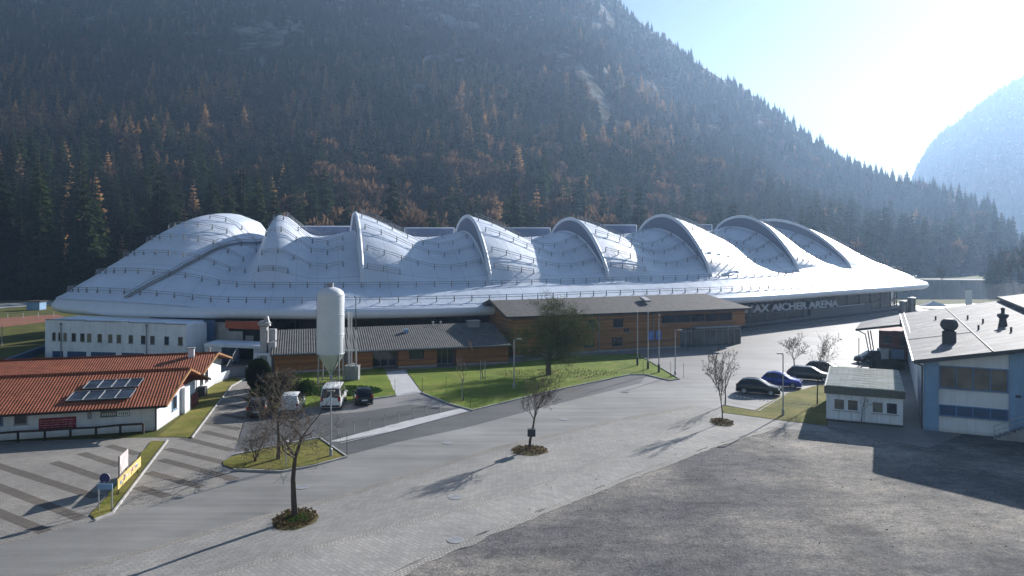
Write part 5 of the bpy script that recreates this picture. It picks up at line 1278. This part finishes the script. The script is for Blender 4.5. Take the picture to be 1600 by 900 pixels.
# ------------------------------------------------------------------ street furniture
def lamp(px, py, h, label, arm=.5, m='galv'):
    q = G(px, py); t = thing('street_lamp', label, 'street lamp', q, group='street lamps')
    b = MB(); b.tube((0, 0, 0), (0, 0, h), .065, .045, 8); b.build('pole', m, t)
    b = MB(); b.lathe((0, 0, 0), [(.12, 0), (.12, .5), (.07, .55)], 8); b.build('base', m, t)
    b = MB(); b.tube((0, 0, h), (arm * (1 if px != 1223.5 else -.5), 0, h + .08), .035, .03, 6); b.cbox((arm * (1 if px != 1223.5 else -.5) * 1.1, 0, h + .03), .5, .2, .09); b.build('head', 'galv', t); return t
lamp(1223.5, 649, 5.15, 'grey street lamp on the grass before the blue hatchback')
lamp(1055, 587, 5.0, 'street lamp at the right corner of the main lawn near the flagpoles')
lamp(803, 607, 4.9, 'street lamp on the main lawn left of the broad tree')
lamp(517, 713, 4.35, 'street lamp at the corner of the grass island', .0)
for i, (px, py, top) in enumerate(((996, 571, 488), (1012.5, 577, 489), (1029.5, 582, 493))):
    q = G(px, py); h = (py - top) / F * q.y; t = thing('flagpole', ['left', 'middle', 'right'][i] + ' one of the three flagpoles on the lawn corner', 'flagpole', q, group='flagpoles at the lawn corner')
    b = MB(); b.tube((0, 0, 0), (0, 0, h), .075, .045, 8); b.build('pole', 'galv', t); b = MB(); b.lathe((0, 0, 0), [(.13, 0), (.13, .9), (.08, .95)], 8); b.build('foot', 'darksteel', t); b = MB(); b.lathe((0, 0, h), [(.05, 0), (.08, .06), (.02, .12)], 8); b.build('finial', 'galv', t)
names = ['first', 'second', 'third', 'fourth', 'fifth', 'sixth', 'seventh', 'eighth']
for i, (px, py) in enumerate(((528, 684), (553, 678), (577, 673), (601, 667), (623, 661), (645, 655), (666, 650), (687, 645))):
    t = thing('bollard', names[i] + ' slim bollard from the left on the pale concrete strip', 'bollard', G(px, py), group='bollards on the concrete strip')
    b = MB(); b.tube((0, 0, 0), (0, 0, .85), .035, .035, 8); b.build('post', 'galv', t); b = MB(); b.lathe((0, 0, .85), [(.045, 0), (.045, .04), (.01, .06)], 8); b.build('cap', 'darksteel', t)
rods = [(617, 619, 'by the left foot of the footpath'), (660, 616, 'by the right foot of the footpath'), (697, 615, 'on the main lawn left of the thin sapling'), (735, 640, 'at the lower tip of the main lawn'), (1005, 586, 'on the kerb below the flagpoles'), (1048, 588, 'at the lamp on the lawn corner'), (1068, 590, 'right of the lamp at the lawn corner'), (542, 714, 'at the right tip of the grass island')]
for px, py, s in rods:
    t = thing('snow_rod', 'thin dark marker rod ' + s, 'marker rod', G(px, py), group='marker rods along the kerbs')
    b = MB(); b.tube((0, 0, 0), (0, 0, 1.6), .022, .018, 6); b.build('rod', 'darksteel', t)
for px, py, s in ((722, 627, 'thin sapling'), (751, 594, 'left side of the door sapling'), (758, 594, 'right side of the door sapling')):
    q = G(px, py); b = MB(); b.tube((q.x, q.y, 0), (q.x, q.y, 2.1), .05, .045, 6); o = b.build('tree_stake', 'kerb'); tag(o, 'pale wooden stake at the ' + s, 'stake', 'tree stakes')
for px, py, s in ((700, 692, 'left of the forked tree'), (472, 761, 'left of the nearest trunk'), (695, 690, ''), (881, 655, 'right of the forked tree'), (712, 844, ''), (712, 777, '')):
    if px == 695: continue
    q = G(px, py); t = thing('manhole_cover', {700: 'round drain cover in the road left of the forked tree', 472: 'round drain cover in the road beside the nearest trunk', 881: 'round drain cover in the road right of the forked tree', 712: 'round drain cover on the cobbles ' + ('at the gravel edge' if py > 800 else 'in the middle of the verge')}[px], 'drain cover', (q.x, q.y, .012), group='drain covers')
    b = MB(); b.lathe((0, 0, 0), [(.42, 0), (.42, .012), (.34, .013)], 24); b.build('rim', 'concrete', t); b = MB(); b.lathe((0, 0, .004), [(.33, 0), (.33, .012)], 24); b.build('lid', 'gutter', t)
# globe lamp behind the nearest tree
t = thing('globe_lamp', 'short lamp with a white globe on the grass island', 'lamp', G(447, 730)); b = MB(); b.tube((0, 0, 0), (0, 0, 1.45), .04, .04, 8); b.build('pole', 'galv', t); b = MB(); b.lathe((0, 0, 1.4), [(.05, 0), (.15, .08), (.18, .18), (.15, .28), (.03, .34)], 12); b.build('globe', 'lampglass', t, smooth=True)
# sign with two posts
q0, q1 = G(156, 797), G(173, 799); t = thing('round_sign', 'round dark blue sign above a small panel on two posts on the grass strip', 'sign', q0.lerp(q1, .5)); hw_ = (q1 - q0).length / 2
for s in (-1, 1): b = MB(); b.tube((s * hw_, 0, 0), (s * hw_, 0, 1.45), .035, .035, 8); b.build('post', 'galv', t)
b = MB(); b.cbox((0, -.03, 1.15), hw_ * 2 + .1, .04, .3); b.build('panel', 'paleblue', t)
b = MB(); b.tube((0, -.06, 1.75), (0, -.03, 1.75), .27, .27, 28); b.build('disc', 'signblue', t); b = MB(); b.tube((0, -.062, 1.75), (0, -.03, 1.75), .285, .285, 28); b.build('disc_rim', 'gutter', t).scale = (1, .9, 1)
b = MB(); b.cbox((0, -.07, 1.53), .14, .01, .05); b.build('sign_mark', 'galv', t)
def board(name, label, pA, pB, z0, z1, m, marks, seed):
    a, e = pA, pB; d = (e - a); n_ = V(d.y, -d.x).normalized(); b = MB(); b.box(a + Z * z0, d, n_ * .04, Z * (z1 - z0)); o = b.build(name, m); tag(o, label, 'banner')
    for k in (.08, .92): b = MB(); b.tube(a + d * k - n_ * .05, a + d * k - n_ * .05 + Z * z1, .03, .03, 6); b.build('post', 'darkwood', o)
    rgm = random.Random(seed)
    for mm in marks:
        b = MB()
        for _ in range(7):
            u, w_ = rgm.uniform(.05, .85), rgm.uniform(.02, .07); zz = rgm.uniform(.15, .65); b.box(a + d * u + Z * (z0 + (z1 - z0) * zz) + n_ * .042, d * w_, n_ * .008, Z * (z1 - z0) * rgm.uniform(.12, .28))
        b.build('print', mm, o)
board('yellow_banner', 'long yellow banner with coloured prints on the grass strip', G(183, 777), G(219, 738), .4, 1.0, 'yellow', ['orange', 'pink', 'carwhite', 'paleblue'], 3)
board('pale_board', 'pale pink-white board behind the yellow banner', G(186, 772) + V(-.15, .3), G(199, 757) + V(-.15, .3), 1.05, 2.05, 'pink', ['carwhite'], 5)
# red-white barrier tape on the grass
b = MB(); tp = [G(x_, y_) for x_, y_ in ((1150, 626), (1180, 632), (1210, 636), (1240, 639), (1268, 641))]
for a, e in zip(tp, tp[1:]):
    for k in range(5): b.box(a.lerp(e, k / 5) + Z * .42, (e - a) * .11, V(0, .01), Z * .07)
o = b.build('barrier_tape', 'carwhite'); tag(o, 'pale dashed barrier tape strung over the grass by the parked cars', 'tape')
# silver tanks, flag beyond the roof
for i, px in enumerate((1411.5, 1424.5)):
    Y_ = 112; q = V((px - 800) / F * Y_, Y_); t = thing('steel_tank', ['shorter left', 'taller right'][i] + ' dark cylindrical tank rising behind the slate roof', 'tank', q, group='tanks behind the slate roof'); zt = [6.1, 6.6][i]
    b = MB(); b.lathe((0, 0, 0), [(.55, 0), (.55, zt)], 20); b.build('barrel', 'tank', t, smooth=True, sharp=30); b = MB(); b.lathe((0, 0, zt), [(.57, 0), (.57, .1), (.1, .2)], 20); b.build('lid', 'galv', t)
q = V((1509 - 800) / F * 140, 140); b = MB(); b.box(q + Z * .2, V(1.2, .0, 0), V(0, .12, 0), Z * 6.0); t = b.build('white_banner', 'carwhite'); tag(t, 'tall white upright banner beyond the slate roof', 'banner')
tc = thing('tent', 'small white tent roof on the far plaza', 'tent'); q = G(1458, 482); b = MB(); 
for a, e in (((-3, -1.5), (3, -1.5)), ((3, -1.5), (3, 1.5)), ((3, 1.5), (-3, 1.5)), ((-3, 1.5), (-3, -1.5))): b.face([q + V(a[0], a[1], .6), q + V(e[0], e[1], .6), q + Z * 1.8])
b.build('canopy', 'carwhite', tc); b = MB(); 
for x_ in (-2.9, 2.9): b.tube(q + V(x_, -1.4), q + V(x_, -1.4, .7), .05, .05, 4)
b.build('legs', 'galv', tc)
sheet('lake', [(1395, 437), (1760, 440), (1800, 467), (1395, 468)], .03, 'water')
sheet('far_shore', [(1420, 434.6), (1640, 438.2), (1640, 439.5), (1420, 436)], .05, 'concrete')

hz = MB(); hz.box((-1500, -60, -3), (4200, 0, 0), (0, 2100, 0), (0, 0, 435))
ho = hz.build('haze', 'white'); ho.data.materials.clear(); hm = bpy.data.materials.new('haze_air'); hm.use_nodes = True
for n_ in list(hm.node_tree.nodes): 
    if n_.type == 'BSDF_PRINCIPLED': hm.node_tree.nodes.remove(n_)
pv = hm.node_tree.nodes.new('ShaderNodeVolumePrincipled'); pv.inputs['Color'].default_value = (.44, .66, 1, 1); pv.inputs['Density'].default_value = HAZE_DENSITY; pv.inputs['Anisotropy'].default_value = .5
hm.node_tree.links.new(pv.outputs[0], hm.node_tree.nodes['Material Output'].inputs['Volume']); ho.data.materials.append(hm)
tag(ho, 'pale blue haze filling the valley in front of the mountains', None, kind='stuff')
